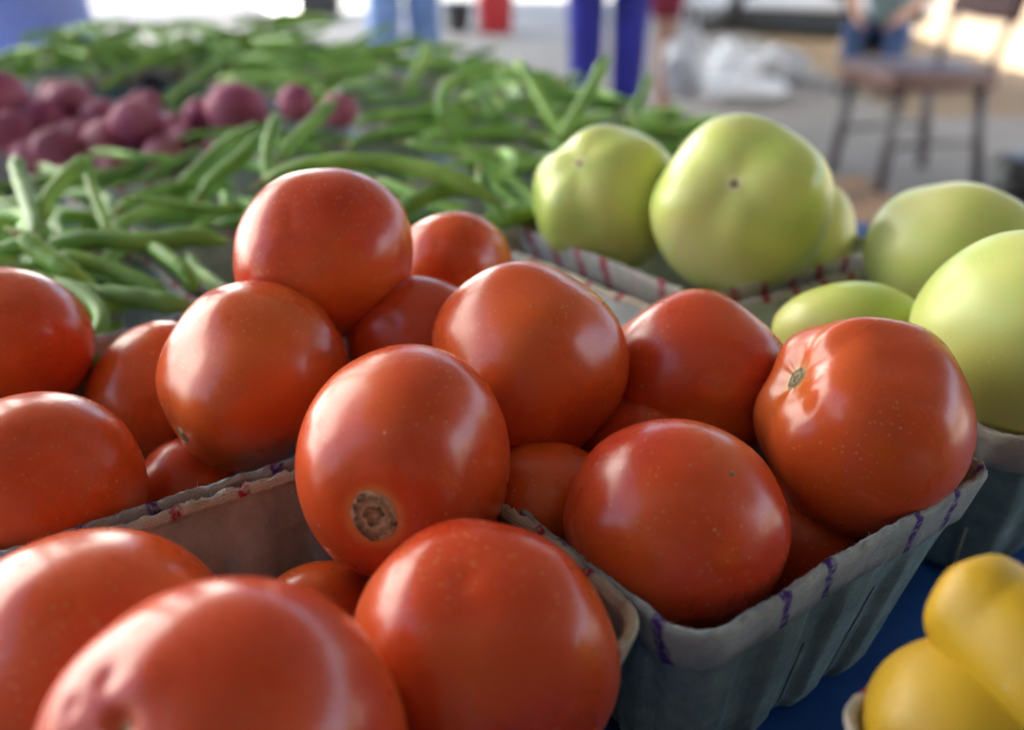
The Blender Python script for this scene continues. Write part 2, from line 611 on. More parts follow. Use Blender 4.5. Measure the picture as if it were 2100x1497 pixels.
# cloth: top sheet and a hanging skirt with soft folds
rng = np.random.default_rng(4)
cv, cf, nper = [], [], 260
per = []
corners = [(E1A, E2A), (E1B, E2A), (E1B, E2B), (E1A, E2B)]
tot = 2 * (E1B - E1A + E2B - E2A)
for k in range(nper):
    s = tot * k / nper
    for (a, b), (c, d) in zip(corners, corners[1:] + corners[:1]):
        seg = math.hypot(c - a, d - b)
        if s <= seg:
            per.append((a + (c - a) * s / seg, b + (d - b) * s / seg, (d - b) / seg, -(c - a) / seg))
            break
        s -= seg
rows = [(0.0, 0.0), (0.004, -0.002), (0.006, -0.008), (0.008, -0.05), (0.012, -0.12), (0.016, -0.2), (0.02, -0.28)]
for j, (off, dz) in enumerate(rows):
    for k, (a, b, nx, ny_) in enumerate(per):
        w = max(0, j - 2) * 0.004 * math.sin(k * 0.55 + 1.3 * math.sin(k * 0.11))
        cv.append((a + nx * (off + w), b + ny_ * (off + w), TABLE_Z + dz))
for j in range(len(rows) - 1):
    for k in range(nper):
        k2 = (k + 1) % nper
        cf.append((j * nper + k, j * nper + k2, (j + 1) * nper + k2, (j + 1) * nper + k))
cf.append(tuple(range(nper)))
cl = mesh_obj("tablecloth", cv, cf, "blue_cloth", None, False)
cl.rotation_euler = (0, 0, TABLE_ROT)
tag(cl, "blue plastic tablecloth spread under the produce baskets", "tablecloth")

# ------------------------------------------------------------------ pulp baskets


def rounded_rect(a, b, r, n):
    """n points and outward normals round a rectangle with half sizes a, b; also arc length"""
    segs = [(2 * (b - r)), math.pi * r / 2, 2 * (a - r), math.pi * r / 2] * 2
    tot_ = sum(segs)
    out = []
    for k in range(n):
        s = tot_ * k / n
        if True:
            q, x = 0, s
            while x > segs[q]:
                x -= segs[q]
                q += 1
            f = x / segs[q] if segs[q] else 0
            if q == 0: p, nn = (a, -(b - r) + x), (1, 0)
            elif q == 1: an = f * math.pi / 2; p, nn = (a - r + r * math.cos(an), b - r + r * math.sin(an)), (math.cos(an), math.sin(an))
            elif q == 2: p, nn = (a - r - x, b), (0, 1)
            elif q == 3: an = math.pi / 2 + f * math.pi / 2; p, nn = (-(a - r) + r * math.cos(an), b - r + r * math.sin(an)), (math.cos(an), math.sin(an))
            elif q == 4: p, nn = (-a, b - r - x), (-1, 0)
            elif q == 5: an = math.pi + f * math.pi / 2; p, nn = (-(a - r) + r * math.cos(an), -(b - r) + r * math.sin(an)), (math.cos(an), math.sin(an))
            elif q == 6: p, nn = (-(a - r) + x, -b), (0, -1)
            else: an = 1.5 * math.pi + f * math.pi / 2; p, nn = (a - r + r * math.cos(an), -(b - r) + r * math.sin(an)), (math.cos(an), math.sin(an))
        out.append((p[0], p[1], nn[0], nn[1], s))
    return out, tot_


def make_basket(loc, s1, s2, h, outer, band, label, cat="basket", group=None, seed=0, inset=0.022, fray=200, nper=200, sag=0.0, rz=0.0, fill=None):
    R = random.Random(seed)
    root = empty("pulp_basket", loc, TABLE_ROT + rz, label, cat, group)
    N = nper
    a, b = s1 / 2, s2 / 2
    cor = 0.014
    top, per_ = rounded_rect(a, b, cor, N)
    ph = [R.uniform(0, 6.28) for _ in range(8)]

    def wob(k):
        x = 2 * math.pi * k / N
        return 0.0008 * math.sin(3 * x + ph[0]) + 0.0004 * math.sin(7 * x + ph[1]) + 0.0002 * math.sin(17 * x + ph[2])

    def zedge(k):
        x = 2 * math.pi * k / N
        return 0.0012 * math.sin(2 * x + ph[3]) + 0.0003 * math.sin(7 * x + ph[4]) + 0.00015 * math.sin(31 * x + ph[5]) + R.uniform(-0.0004, 0.0004) + sag * 0.5 * (math.cos(4 * x) - 1)

    nfl = max(16, int(round(per_ / 0.036)) // 4 * 4)

    def flute(k):
        x = (nfl * k / N) % 1.0
        tri = abs(x - 0.5) * 2
        return max(-1, min(1, (tri - 0.5) * 7.0))

    vs = [0.0, 0.03, 0.12, 0.24, 0.36, 0.48, 0.60, 0.70, 0.755, 0.79, 0.80, 0.86, 0.93, 0.975, 1.0]
    ze = [zedge(k) for k in range(N)]
    wo_ = [wob(k) for k in range(N)]
    hole = set()
    for f_ in range(nfl):                       # a torn slit low in some of the pleats
        if R.random() < 0.75:
            k0 = int((f_ + 0.5) * N / nfl)
            hole.add((k0 % N, R.choice([3, 4, 4, 5])))

    def P(k, v_, thick):
        x, y, nx, ny_, s = top[k]
        ins = inset * (1 - v_)
        fl = flute(k) * 0.0018 * max(0.0, min(1.0, (0.80 - v_) / 0.12)) if v_ < 0.8 else 0.0
        foot = -0.004 * max(0, 1 - v_ / 0.06)
        off = fl + foot + wo_[k] * v_ - thick + (0.0012 if v_ >= 0.8 else 0.0)
        sx, sy = (a - ins) / a, (b - ins) / b
        return (x * sx + nx * off, y * sy + ny_ * off, v_ * h + ze[k] * v_ * v_)

    verts, faces, fm, uvs = [], [], [], []
    nv = len(vs)
    for side, th in ((0, 0.0), (1, 0.0022)):
        for j, v_ in enumerate(vs):
            for k in range(N):
                p = P(k, v_ * (1 if side == 0 else 0.995), th)
                verts.append((p[0], p[1], max(p[2], 0.0015)))
                uvs.append((top[k][4], v_ * h))
    for side in (0, 1):
        base = side * nv * N
        for j in range(nv - 1):
            if side == 0 and vs[j] >= 0.8:
                continue                          # the band covers this
            for k in range(N):
                if any((k == hk and 1 <= j <= hj) for hk, hj in hole):
                    continue
                k2 = (k + 1) % N
                q = (base + j * N + k, base + j * N + k2, base + (j + 1) * N + k2, base + (j + 1) * N + k)
                faces.append(q if side == 0 else q[::-1])
                fm.append(side)
    mesh_obj("wall", verts, faces, [outer, "pulp_inside"], root, True, fm, uvs=uvs)
    # rim band: a separate smooth strip, rolled over the edge
    verts, faces, uvs = [], [], []
    prof = [(0.795, 0.0003), (0.80, -0.0006), (0.86, -0.0007), (0.93, -0.0008), (0.985, -0.0009), (1.0, 0.0002), (1.004, 0.0010), (0.998, 0.0023), (0.97, 0.0031)]
    low = [0.35 * math.sin(9 * 2 * math.pi * k / N + ph[6]) + 0.5 * math.sin(4 * 2 * math.pi * k / N + ph[7]) for k in range(N)]
    for j, (v_, th) in enumerate(prof):
        for k in range(N):
            vv = v_ + (low[k] * 0.008 if j < 2 else 0) + (R.uniform(-0.010, 0.009) if j in (5, 6) else 0)
            p = P(k, max(vv, 0.8) if j < 2 else vv, th)
            verts.append((p[0], p[1], vv * h + ze[k] * vv * vv))
            uvs.append((top[k][4], v_ * h))
    for j in range(len(prof) - 1):
        for k in range(N):
            k2 = (k + 1) % N
            faces.append((j * N + k, j * N + k2, (j + 1) * N + k2, (j + 1) * N + k))
    mesh_obj("rim_band", verts, faces, band, root, True, uvs=uvs)
    bv = [P(k, 0.04, 0.001) for k in range(N)]
    bo = mesh_obj("base", [(x, y, 0.003) for x, y, z in bv], [tuple(range(N))], "pulp_inside", root, False)
    if fray:
        verts, faces = [], []
        for q in range(fray):
            k = R.randrange(N)
            p = Vector(P(k, 1.0, R.uniform(0.0, 0.002)))
            d = Vector((R.gauss(0, 1), R.gauss(0, 1), R.gauss(0.2, 0.7))).normalized()
            ln = R.uniform(0.0006, 0.0022) * (2.0 if R.random() < 0.06 else 1.0)
            bend = Vector((R.gauss(0, 1), R.gauss(0, 1), R.gauss(0, 1))) * ln * 0.3
            tv, tf = tube_mesh([p - d * 0.0006, p + d * ln * 0.5 + bend * 0.3, p + d * ln + bend], [0.00010, 0.00007, 0.00003], 3)
            o0 = len(verts)
            verts += tv
            faces += [tuple(i + o0 for i in f) for f in tf]
        tag(mesh_obj("frayed_fibres", verts, faces, "fibre_fluff", root, False), kind="stuff")
    return root


BH = RIM_Z - TABLE_Z


def basket_at(e1a, e1b, e2a, e2b, **kw):
    return make_basket(T((e1a + e1b) / 2, (e2a + e2b) / 2, 0.0015), e1b - e1a, e2b - e2a, kw.pop('h', BH), kw.pop('outer', "pulp_teal"), kw.pop('band', "band_grey_purple"), **kw)


basket_at(0.181, 0.346, 0.157, 0.318, label="teal pulp basket with purple ink stripes, nearest the yellow squash", seed=1, fray=420, nper=320)
basket_at(0.020, 0.1765, 0.168, 0.318, band="band_tan_red", label="tan rimmed pulp basket of red tomatoes at the front left corner", seed=2, fray=260, nper=320)
basket_at(0.018, 0.178, 0.3225, 0.490, label="grey rimmed pulp basket of red tomatoes at the left edge before the beans", seed=3, fray=320, nper=320)
basket_at(0.183, 0.352, 0.3225, 0.490, band="band_tan_red", label="pulp basket under the highest red tomato, before the bean heap", seed=4, fray=200, nper=260)
basket_at(0.379, 0.545, 0.347, 0.520, h=BH + 0.003, band="band_grey_red", label="pulp basket with dark red checks along its rim holding green tomatoes", seed=5, fray=200, nper=260)
basket_at(0.376, 0.548, 0.160, 0.332, band="band_grey_red", label="pulp basket of green tomatoes cut off by the right edge", seed=6, fray=150, nper=260)
basket_at(0.187, 0.35, -0.04, 0.114, band="band_tan_red", outer="pulp_tan", label="tan pulp basket under the yellow squash in the bottom right corner", seed=7, fray=120, nper=200)

# ------------------------------------------------------------------ tomatoes


def fruit_shape(dirs, P):
    """radius of a tomato for unit directions, stem along +z"""
    z = np.clip(dirs[:, 2], -1, 1)
    th = np.arccos(z)
    phi = np.arctan2(dirs[:, 1], dirs[:, 0])
    r = np.ones(len(dirs))
    sh = np.exp(-((th - 0.75) / 0.6) ** 2)
    for n, a, p in P['lobes']:
        r += a * np.cos(n * phi + p) * (0.25 + sh) * np.sin(th)
    r += P['shoulder'] * np.exp(-((th - 0.62) / 0.35) ** 2)
    r -= P['dimple'] * np.exp(-(th / 0.30) ** 2)
    r -= P['flat'] * np.exp(-((math.pi - th) / 0.5) ** 2)
    r -= P['nip'] * np.exp(-((math.pi - th) / 0.10) ** 2)
    if P.get('crease'):
        r += P['crease'] * np.cos(11 * phi + 2 * np.cos(3 * phi)) * np.exp(-((th - P['cr_at']) / 0.09) ** 2)
    for d, a, w in P['bumps']:
        c = np.clip(dirs @ np.array(d), -1, 1)
        r += a * np.exp(-(np.arccos(c) / w) ** 2)
    for k, a, p in P['waves']:
        r += a * np.sin(dirs @ np.array(k) + p)
    return r


def rot_to(d):
    return Vector((0, 0, 1)).rotation_difference(Vector(d)).to_matrix()


def make_fruit(name, px, py, w, h, depth, stem, label, cat, mat="red_tomato_skin", group=None, seed=0, scar=0.0, tip=True, bumps=(),
               lobes=0.02, dimple=0.07, res=(72, 54), depth_scale=None, flat=0.05, shoulder=0.03, roll=0.0, waves=0.017, nip=0.012, crease=0.0):
    """px, py, w, h: where its outline lies; stem: direction of the stem end in camera axes (right, up, towards the camera)"""
    R = random.Random(seed * 7 + 3)
    n_l = R.choice([3, 4, 5])
    P = dict(lobes=[(n_l, lobes * 1.35, R.uniform(0, 6.28)), (2, lobes * 1.1, R.uniform(0, 6.28))], shoulder=shoulder, dimple=dimple, flat=flat,
             nip=nip, bumps=[], waves=[], crease=crease, cr_at=scar + 0.05)
    for _ in range(4):
        k = [R.gauss(0, 1.9) for _ in range(3)]
        P['waves'].append((k, waves * R.uniform(0.5, 1.3), R.uniform(0, 6.28)))
    for _ in range(4):
        k = [R.gauss(0, 4.2) for _ in range(3)]
        P['waves'].append((k, waves * 0.30 * R.uniform(0.5, 1.3), R.uniform(0, 6.28)))
    rot = np.array(rot_to(Vector(stem).normalized()) @ Matrix.Rotation(roll, 3, 'Z'))        # local -> camera axes
    for d, a, wd in bumps:
        dd = np.array(Vector(d).normalized()) @ rot
        P['bumps'].append((dd, a, wd))
    nu, nv = res
    dirs = []
    for j in range(nv + 1):
        tt = math.pi * j / nv
        # denser rings near the poles
        tt = tt - 0.25 * math.sin(2 * tt)
        for i in range(nu):
            f = 2 * math.pi * i / nu
            dirs.append((math.sin(tt) * math.cos(f), math.sin(tt) * math.sin(f), math.cos(tt)))
    dirs = np.array(dirs)
    rr = fruit_shape(dirs, P)
    pts = (dirs * rr[:, None]) @ rot.T
    lo, hi = pts.min(0), pts.max(0)
    sc = np.array([w, h, 0]) / FP * depth / (hi - lo)
    sc[2] = depth_scale or (sc[0] + sc[1]) / 2
    mid = (lo + hi) / 2
    mid[2] = 0
    CM = np.array(CAM3)

    def place(p):
        return ((p - mid) * sc) @ CM.T

    V = place(pts)
    faces = []
    for j in range(nv):
        for i in range(nu):
            i2 = (i + 1) % nu
            faces.append((j * nu + i, (j + 1) * nu + i, (j + 1) * nu + i2, j * nu + i2))
    th = np.arccos(np.clip(dirs[:, 2], -1, 1))
    ths = scar if scar else 0.001
    halo = np.exp(-((th - ths * 1.02) / 0.05) ** 2) * (1.0 if scar else 0.0) + 0.20 * np.exp(-(th / 0.75) ** 2)
    o = mesh_obj(name, V, faces, mat, None, True, attrs={"halo": halo}, loc=at(px, py, depth))
    tag(o, label, cat, group)
    if scar:
        sv, sf, rad = [], [], []
        nr, na = 10, 40
        ph = [R.uniform(0, 6.28) for _ in range(3)]
        for j in range(nr + 1):
            for i in range(na):
                f = 2 * math.pi * i / na
                edge = scar * (1 + 0.04 * math.sin(2 * f + ph[0]) + 0.025 * math.sin(5 * f + ph[1]) + 0.03 * math.sin(13 * f + ph[2]))
                q = j / nr
                tt = edge * q
                sv.append((math.sin(tt) * math.cos(f), math.sin(tt) * math.sin(f), math.cos(tt)))
                rad.append(q)
        sv = np.array(sv)
        rad = np.array(rad)
        rs = fruit_shape(sv, P) + 0.022 * np.sqrt(np.clip(1 - rad ** 3, 0, 1)) * (0.9 + 0.1 * np.cos(rad * 13)) - 0.004 * (rad > 0.99)
        SV = place((sv * rs[:, None]) @ rot.T)
        for j in range(nr):
            for i in range(na):
                i2 = (i + 1) % na
                sf.append((j * na + i, (j + 1) * na + i, (j + 1) * na + i2, j * na + i2))
        mesh_obj("stem_scar", SV, sf, "stem_scar_cork", o, True, attrs={"rad": rad})
    if tip:
        sv, sf = [], []
        na = 12
        for j in range(3):
            for i in range(na):
                f = 2 * math.pi * i / na
                tt = math.pi - 0.030 * (j / 2) * (1 + 0.35 * math.sin(5 * f))
                sv.append((math.sin(tt) * math.cos(f), math.sin(tt) * math.sin(f), math.cos(tt)))
        sv = np.array(sv)
        rs = fruit_shape(sv, P) + np.repeat([0.012, 0.008, -0.002], na)
        SV = place((sv * rs[:, None]) @ rot.T)
        for j in range(2):
            for i in range(na):
                i2 = (i + 1) % na
                sf.append((j * na + i, j * na + i2, (j + 1) * na + i2, (j + 1) * na + i))
        mesh_obj("blossom_tip", SV, sf, "blossom_tip", o, True)
    return o


def red(px, py, w, h, depth, stem, label, seed, **kw):
    return make_fruit("red_tomato", px, py, w, h, depth, stem, label, "tomato", seed=seed, **kw)


def green(px, py, w, h, depth, stem, label, seed, **kw):
    return make_fruit("green_tomato", px, py, w, h, depth, stem, label, "tomato", mat="green_tomato_skin", seed=seed, **kw)


HI = dict(res=(112, 84))
# front left basket
red(831, 946, 432, 482, 0.352, (-0.19, -0.37, 0.91), "sharp red tomato in the centre with a big brown stem scar facing the camera", 11, scar=0.230, dimple=0.10, flat=0.02,
    bumps=[((0.75, 0.75, 0.2), 0.02, 0.5), ((-0.3, 0.9, 0.3), -0.02, 0.5), ((-0.8, -0.3, 0.4), 0.03, 0.5)], lobes=0.012, **HI)
red(996, 1335, 548, 540, 0.300, (0.1, -0.75, -0.65), "large red tomato at the bottom centre leaning on the tan basket corner", 12, tip=False, lobes=0.02,
    bumps=[((0.75, 0.3, 0.5), 0.02, 0.5), ((-0.6, 0.6, 0.5), 0.02, 0.5)], **HI)
red(468, 1540, 725, 710, 0.243, (0.34, -0.49, -0.8), "big blurred orange-red tomato cut off by the bottom edge with a dimpled blossom end", 13, lobes=0.02, nip=0.06, flat=0.05,
    bumps=[((-0.45, 0.66, 0.62), -0.022, 0.07), ((-0.52, 0.40, 0.75), -0.02, 0.10), ((-0.18, 0.42, 0.88), -0.02, 0.14), ((-0.62, 0.5, 0.60), -0.018, 0.06), ((-0.25, 0.66, 0.7), 0.02, 0.15), ((0.3, 0.8, 0.45), 0.02, 0.4)], **HI)
red(195, 1375, 600, 580, 0.298, (-0.3, -0.5, -0.8), "dark red tomato in the bottom left corner of the frame", 14, tip=False, bumps=[((0.3, 0.8, 0.4), 0.04, 0.7)], **HI)
red(662, 1255, 250, 215, 0.362, (0.2, -0.6, 0.2), "red tomato mostly hidden beneath the one with the big brown scar", 15, tip=False)
# right basket
red(1086, 756, 402, 440, 0.412, (-0.3, 0.1, -0.95), "lopsided red tomato in the middle, right of the one with the big scar", 16, tip=False, lobes=0.015,
    bumps=[((0.9, 0.05, 0.3), 0.07, 0.55), ((-0.5, 0.75, 0.3), -0.03, 0.5), ((-0.1, -0.9, 0.3), 0.06, 0.6), ((0.6, -0.75, 0.2), -0.05, 0.5)], **HI)
red(1422, 772, 384, 362, 0.436, (0.2, 0.3, -0.9), "red tomato behind the scarred right-hand one, below the green tomatoes", 17, tip=False, lobes=0.03,
    bumps=[((0.1, 0.95, 0.2), 0.04, 0.45), ((0.7, 0.6, 0.2), -0.05, 0.4), ((0.9, -0.1, 0.2), 0.03, 0.4)], **HI)
red(1768, 876, 426, 448, 0.386, (-0.82, 0.50, 0.28), "red tomato on the right with a stem scar in a creased hollow", 18, scar=0.125, dimple=0.12, crease=0.0015, shoulder=0.03, lobes=0.03, roll=0.6, tip=False,
    bumps=[((0.5, 0.85, 0.1), 0.03, 0.5), ((0.7, -0.6, 0.2), -0.03, 0.5), ((-0.35, 0.78, 0.5), -0.02, 0.14), ((-0.75, 0.2, 0.6), -0.012, 0.12)], **HI)
red(1383, 1076, 456, 436, 0.350, (-0.35, -0.55, -0.72), "red tomato above the teal basket's near corner with a tiny pale blossom tip", 19, lobes=0.012, waves=0.009, nip=0.004, flat=0.02,
    bumps=[((0.75, -0.5, 0.4), 0.025, 0.5), ((-0.6, -0.6, 0.3), 0.02, 0.5)], **HI)
red(1110, 1040, 300, 270, 0.385, (0, -0.8, 0.2), "shaded red tomato low between the central tomatoes", 20, tip=False)
red(1628, 1115, 290, 300, 0.405, (0.3, -0.8, -0.2), "shaded red tomato low in the teal basket under the right-hand tomato", 21, tip=False)
red(1310, 930, 300, 280, 0.43, (0.3, -0.8, -0.2), "red tomato deep in the teal basket, glimpsed in the gaps", 35, tip=False)
# left basket
red(95, 1000, 398, 395, 0.372, (-0.3, -0.2, -0.9), "dusty dark red tomato at the left edge behind the basket rim", 22, tip=False, lobes=0.03, bumps=[((0.2, 0.75, 0.6), 0.03, 0.4)], **HI)
red(0, 705, 372, 312, 0.455, (-0.2, 0.4, -0.9), "red tomato cut off by the left edge beside the green beans", 23, tip=False, lobes=0.02)
red(335, 812, 300, 310, 0.480, (-0.2, 0.1, -0.9), "dull bruised red tomato behind the glossy one at the left", 24, tip=False, bumps=[((-0.6, 0.6, 0.4), -0.05, 0.4)])
red(521, 772, 388, 395, 0.420, (-0.66, -0.60, 0.42), "glossy red tomato left of centre with a small scar at its lower left", 25, scar=0.09, dimple=0.03, tip=False, lobes=0.04, roll=0.3, shoulder=0.02,
    bumps=[((-0.3, 0.7, 0.6), 0.03, 0.3), ((-0.05, 0.35, 0.9), -0.025, 0.3), ((0.2, 0.05, 0.95), 0.02, 0.3), ((0.6, 0.75, 0.1), 0.02, 0.4)], **HI)
red(385, 1005, 205, 215, 0.425, (-0.1, -0.6, 0.4), "small red tomato peeping over the grey basket rim at the left", 26, tip=False)
# back basket
red(668, 526, 362, 356, 0.452, (0.2, -0.3, -0.9), "highest red tomato, set against the green beans", 27, tip=False, lobes=0.035, waves=0.02,
    bumps=[((-0.5, 0.7, 0.3), 0.02, 0.4), ((0.0, -0.2, 0.9), -0.03, 0.4), ((0.1, -0.9, 0.3), 0.05, 0.6)], **HI)
red(930, 548, 240, 222, 0.525, (0.2, -0.3, -0.9), "red tomato farthest back, right of the highest one", 28, tip=False)
red(858, 700, 300, 268, 0.452, (0.2, -0.3, -0.9), "red tomato wedged behind the two central ones", 29, tip=False)
# green tomatoes
green(1246, 412, 308, 300, 0.645, (-0.42, 0.40, 0.81), "paler green tomato, left one of the upper pair", 31, scar=0.04, dimple=0.05, tip=False, lobes=0.03, bumps=[((0.3, 0.9, 0.2), 0.03, 0.5)], **HI)
green(1516, 424, 368, 370, 0.588, (-0.33, 0.13, 0.93), "tallest green tomato, its small brown navel facing the camera", 32, scar=0.050, dimple=0.07, tip=False, lobes=0.035,
    bumps=[((0.15, 0.95, 0.2), 0.04, 0.5), ((-0.8, 0.4, 0.3), -0.02, 0.4)], **HI)
green(1665, 478, 165, 215, 0.660, (0.2, 0.3, -0.8), "green tomato mostly hidden behind the tallest one", 33, tip=False)
green(1952, 515, 345, 285, 0.553, (0.2, 0.7, -0.6), "green tomato at the right, behind the largest one", 34, tip=False, lobes=0.02)
green(1742, 690, 312, 226, 0.478, (-0.3, 0.2, -0.8), "bright green tomato low behind the right-hand red tomato", 36, tip=False, lobes=0.03)
green(2096, 690, 430, 432, 0.430, (0.3, 0.5, -0.8), "largest green tomato, cut off by the right edge", 37, tip=False, lobes=0.02, **HI)
green(1985, 800, 260, 250, 0.47, (0.3, 0.5, -0.8), "green tomato beneath the largest one at the right edge", 38, tip=False)

# ------------------------------------------------------------------ yellow squash


def squash(label, pts, radii, seed, ridges):
    R = random.Random(seed)
    P_ = [Vector(p) for p in pts]
    # smooth spline through the given points
    fine, fr = [], []
    n = 36
    for i in range(n + 1):
        u = i / n * (len(P_) - 1)
        k = min(int(u), len(P_) - 2)
        f = u - k
        p0, p1, p2, p3 = P_[max(k - 1, 0)], P_[k], P_[k + 1], P_[min(k + 2, len(P_) - 1)]
        fine.append(0.5 * ((2 * p1) + (p2 - p0) * f + (2 * p0 - 5 * p1 + 4 * p2 - p3) * f * f + (3 * p1 - p0 - 3 * p2 + p3) * f ** 3))
        r0, r1, r2, r3 = radii[max(k - 1, 0)], radii[k], radii[k + 1], radii[min(k + 2, len(P_) - 1)]
        fr.append(max(0.0008, 0.5 * ((2 * r1) + (r2 - r0) * f + (2 * r0 - 5 * r1 + 4 * r2 - r3) * f * f + (3 * r1 - r0 - 3 * r2 + r3) * f ** 3)))
    NS = 48
    v_, f_ = tube_mesh(fine, fr, NS)
    o0 = Vector(pts[0])
    out = []
    for i, p in enumerate(v_):
        ring, k = divmod(i, NS)
        c = fine[ring]
        a = 2 * math.pi * k / NS
        s = 1 + ridges * math.cos(5 * a + 0.4) + ridges * 0.5 * math.sin(2 * a + ring * 0.1) + 0.006 * math.sin(ring * 0.9 + a * 3)
        out.append(c + (p - c) * s - o0)
    o = mesh_obj("yellow_squash", out, f_, "yellow_squash_skin", None, True, loc=o0)
    tag(o, label, "squash", "yellow squash")
    return o


def fr_caps(r):
    return r


pA = [at(1955, 1196, 0.272), at(1961, 1201, 0.2712), at(1987, 1225, 0.2685), at(2037, 1275, 0.264), at(2117, 1345, 0.256), at(2217, 1430, 0.248), at(2267, 1480, 0.245), at(2275, 1488, 0.245)]
sqA = squash("slender ribbed yellow squash lying on top at the right edge", pA, [0.003, 0.0110, 0.0152, 0.0166, 0.0175, 0.017, 0.010, 0.002], 1, 0.018)
make_fruit("yellow_squash", 1990, 1512, 452, 405, 0.268, (0.75, -0.45, -0.3), "plump bulbous yellow squash in the bottom right corner basket", "squash", mat="yellow_squash_skin",
           group="yellow squash", seed=52, tip=False, lobes=0.012, dimple=0.0, shoulder=0.06, flat=0.0, waves=0.014, res=(96, 72), bumps=[((-0.55, 0.6, 0.4), 0.03, 0.5)])

# ------------------------------------------------------------------ red potatoes


def potato(c, rad_m, seed, label):
    R = random.Random(seed * 13 + 5)
    nu, nv = 28, 20
    dirs, faces = [], []
    for j in range(nv + 1):
        tt = math.pi * j / nv
        for i in range(nu):
            f = 2 * math.pi * i / nu
            dirs.append((math.sin(tt) * math.cos(f), math.sin(tt) * math.sin(f), math.cos(tt)))
    D = np.array(dirs)
    rad = np.ones(len(D))
    for _ in range(5):
        rad += 0.026 * R.uniform(0.4, 1.2) * np.sin(D @ np.array([R.gauss(0, 1.8) for _ in range(3)]) + R.uniform(0, 6.28))
    for _ in range(5):                                    # eyes
        d = np.array(Vector((R.gauss(0, 1), R.gauss(0, 1), R.gauss(0, 1))).normalized())
        rad -= 0.05 * np.exp(-(np.arccos(np.clip(D @ d, -1, 1)) / 0.16) ** 2)
    V = D * rad[:, None] * np.array([1.0, R.uniform(0.9, 1.15), R.uniform(0.85, 1.0)]) * rad_m
    for j in range(nv):
        for i in range(nu):
            i2 = (i + 1) % nu
            faces.append((j * nu + i, (j + 1) * nu + i, (j + 1) * nu + i2, j * nu + i2))
    o = mesh_obj("red_potato", V, faces, "red_potato_skin", None, True, attrs={"halo": np.zeros(len(V))}, loc=c)
    tag(o, label, "potato", "red potatoes heaped among the beans")
    return o


pot = [(8, 205, 58, .085, "deep magenta potato at the left edge of the frame"), (24, 272, 50, .06, "dusty potato at the left edge below the deep magenta one"),
       (484, 226, 66, .085, "largest bright magenta potato nearest the middle beans"), (272, 258, 56, .075, "rounded purple-red potato in the middle of the heap"),
       (118, 302, 52, .055, "dull potato low at the left front of the heap"), (222, 292, 54, .055, "brownish potato in front of the middle of the heap"),
       (330, 318, 48, .05, "pale dusty potato at the right front of the heap"), (240, 348, 44, .035, "potato nearest the beans at the front of the heap"),
       (410, 246, 40, .07, "pinkish potato just left of the bright magenta one"), (404, 282, 40, .05, "small potato under the pinkish one beside the magenta one"),
       (606, 212, 40, .10, "orange-tinted potato behind the upright beans"), (696, 226, 40, .11, "small dark purple potato alone among the beans")]
lab_dull = "dull red potato in the middle of the potato heap"
pot = [p for p in pot] + [(px, py, r, z, lab_dull) for px, py, r, z in
       [(85, 245, 46, .065), (152, 212, 50, .075), (185, 246, 46, .06), (60, 225, 40, .06), (60, 318, 42, .04), (170, 338, 40, .03), (300, 215, 36, .05), (355, 270, 40, .04),
        (440, 312, 38, .035), (105, 205, 42, .07), (300, 290, 44, .045), (150, 275, 44, .05)]]
pc, pr = [], []
for px, py, r, z, lab in pot:
    c = atz(px, py, TABLE_Z + z + 0.012)
    pc.append(c)
    pr.append(0.95 * r / FP * (c - C0).dot(FWD))
for it in range(60):                                       # settle: no two potatoes share the same room
    for a in range(len(pc)):
        for b in range(a):
            d = pc[a] - pc[b]
            gap = 0.96 * (pr[a] + pr[b]) - d.length
            if gap > 0:
                mv = d.normalized() * gap * 0.4
                mv.z *= 0.5
                pc[a] += mv
                pc[b] -= mv
        pc[a].z = max(pc[a].z, TABLE_Z + pr[a] + 0.006)
for i, (px, py, r, z, lab) in enumerate(pot):
    potato(pc[i], pr[i], i + 1, lab)

# ------------------------------------------------------------------ green beans


def bean_curve(pts, r, n=12):
    """pod outline along a smooth curve: blunt stem end, long tapering tail"""
    P_ = [Vector(p) for p in pts]
    fine = []
    for i in range(n + 1):
        u = i / n * (len(P_) - 1)
        k = min(int(u), len(P_) - 2)
        f = u - k
        p0, p1, p2, p3 = P_[max(k - 1, 0)], P_[k], P_[k + 1], P_[min(k + 2, len(P_) - 1)]
        fine.append(0.5 * ((2 * p1) + (p2 - p0) * f + (2 * p0 - 5 * p1 + 4 * p2 - p3) * f * f + (3 * p1 - p0 - 3 * p2 + p3) * f ** 3))
    rad, tip = [], []
    for i in range(n + 1):
        q = i / n
        a = min(1, 0.45 + q * 7) * min(1, 0.10 + (1 - q) * 5.5) ** 0.8
        rad.append(r * a * (1 + 0.07 * math.sin(q * 40)))
        tip.append(max(0, 1 - q * 14) + max(0, 1 - (1 - q) * 14))
    return fine, rad, tip


def bean_mesh_data(pts, r, n=12, nseg=8):
    fine, rad, tip = bean_curve(pts, r, n)
    v_, f_ = tube_mesh(fine, rad, nseg, 0.86)
    d0 = (fine[0] - fine[1]).normalized()
    # stem stub
    side = d0.orthogonal().normalized()
    sv, sf = tube_mesh([fine[0] - d0 * 0.001, fine[0] + d0 * 0.003, fine[0] + d0 * 0.007 + side * 0.001, fine[0] + d0 * 0.012 + side * 0.003], [r * 0.42, r * 0.5, r * 0.24, r * 0.2], 6)
    return v_, f_, [t_ for t_ in tip for _ in range(nseg)], sv, sf


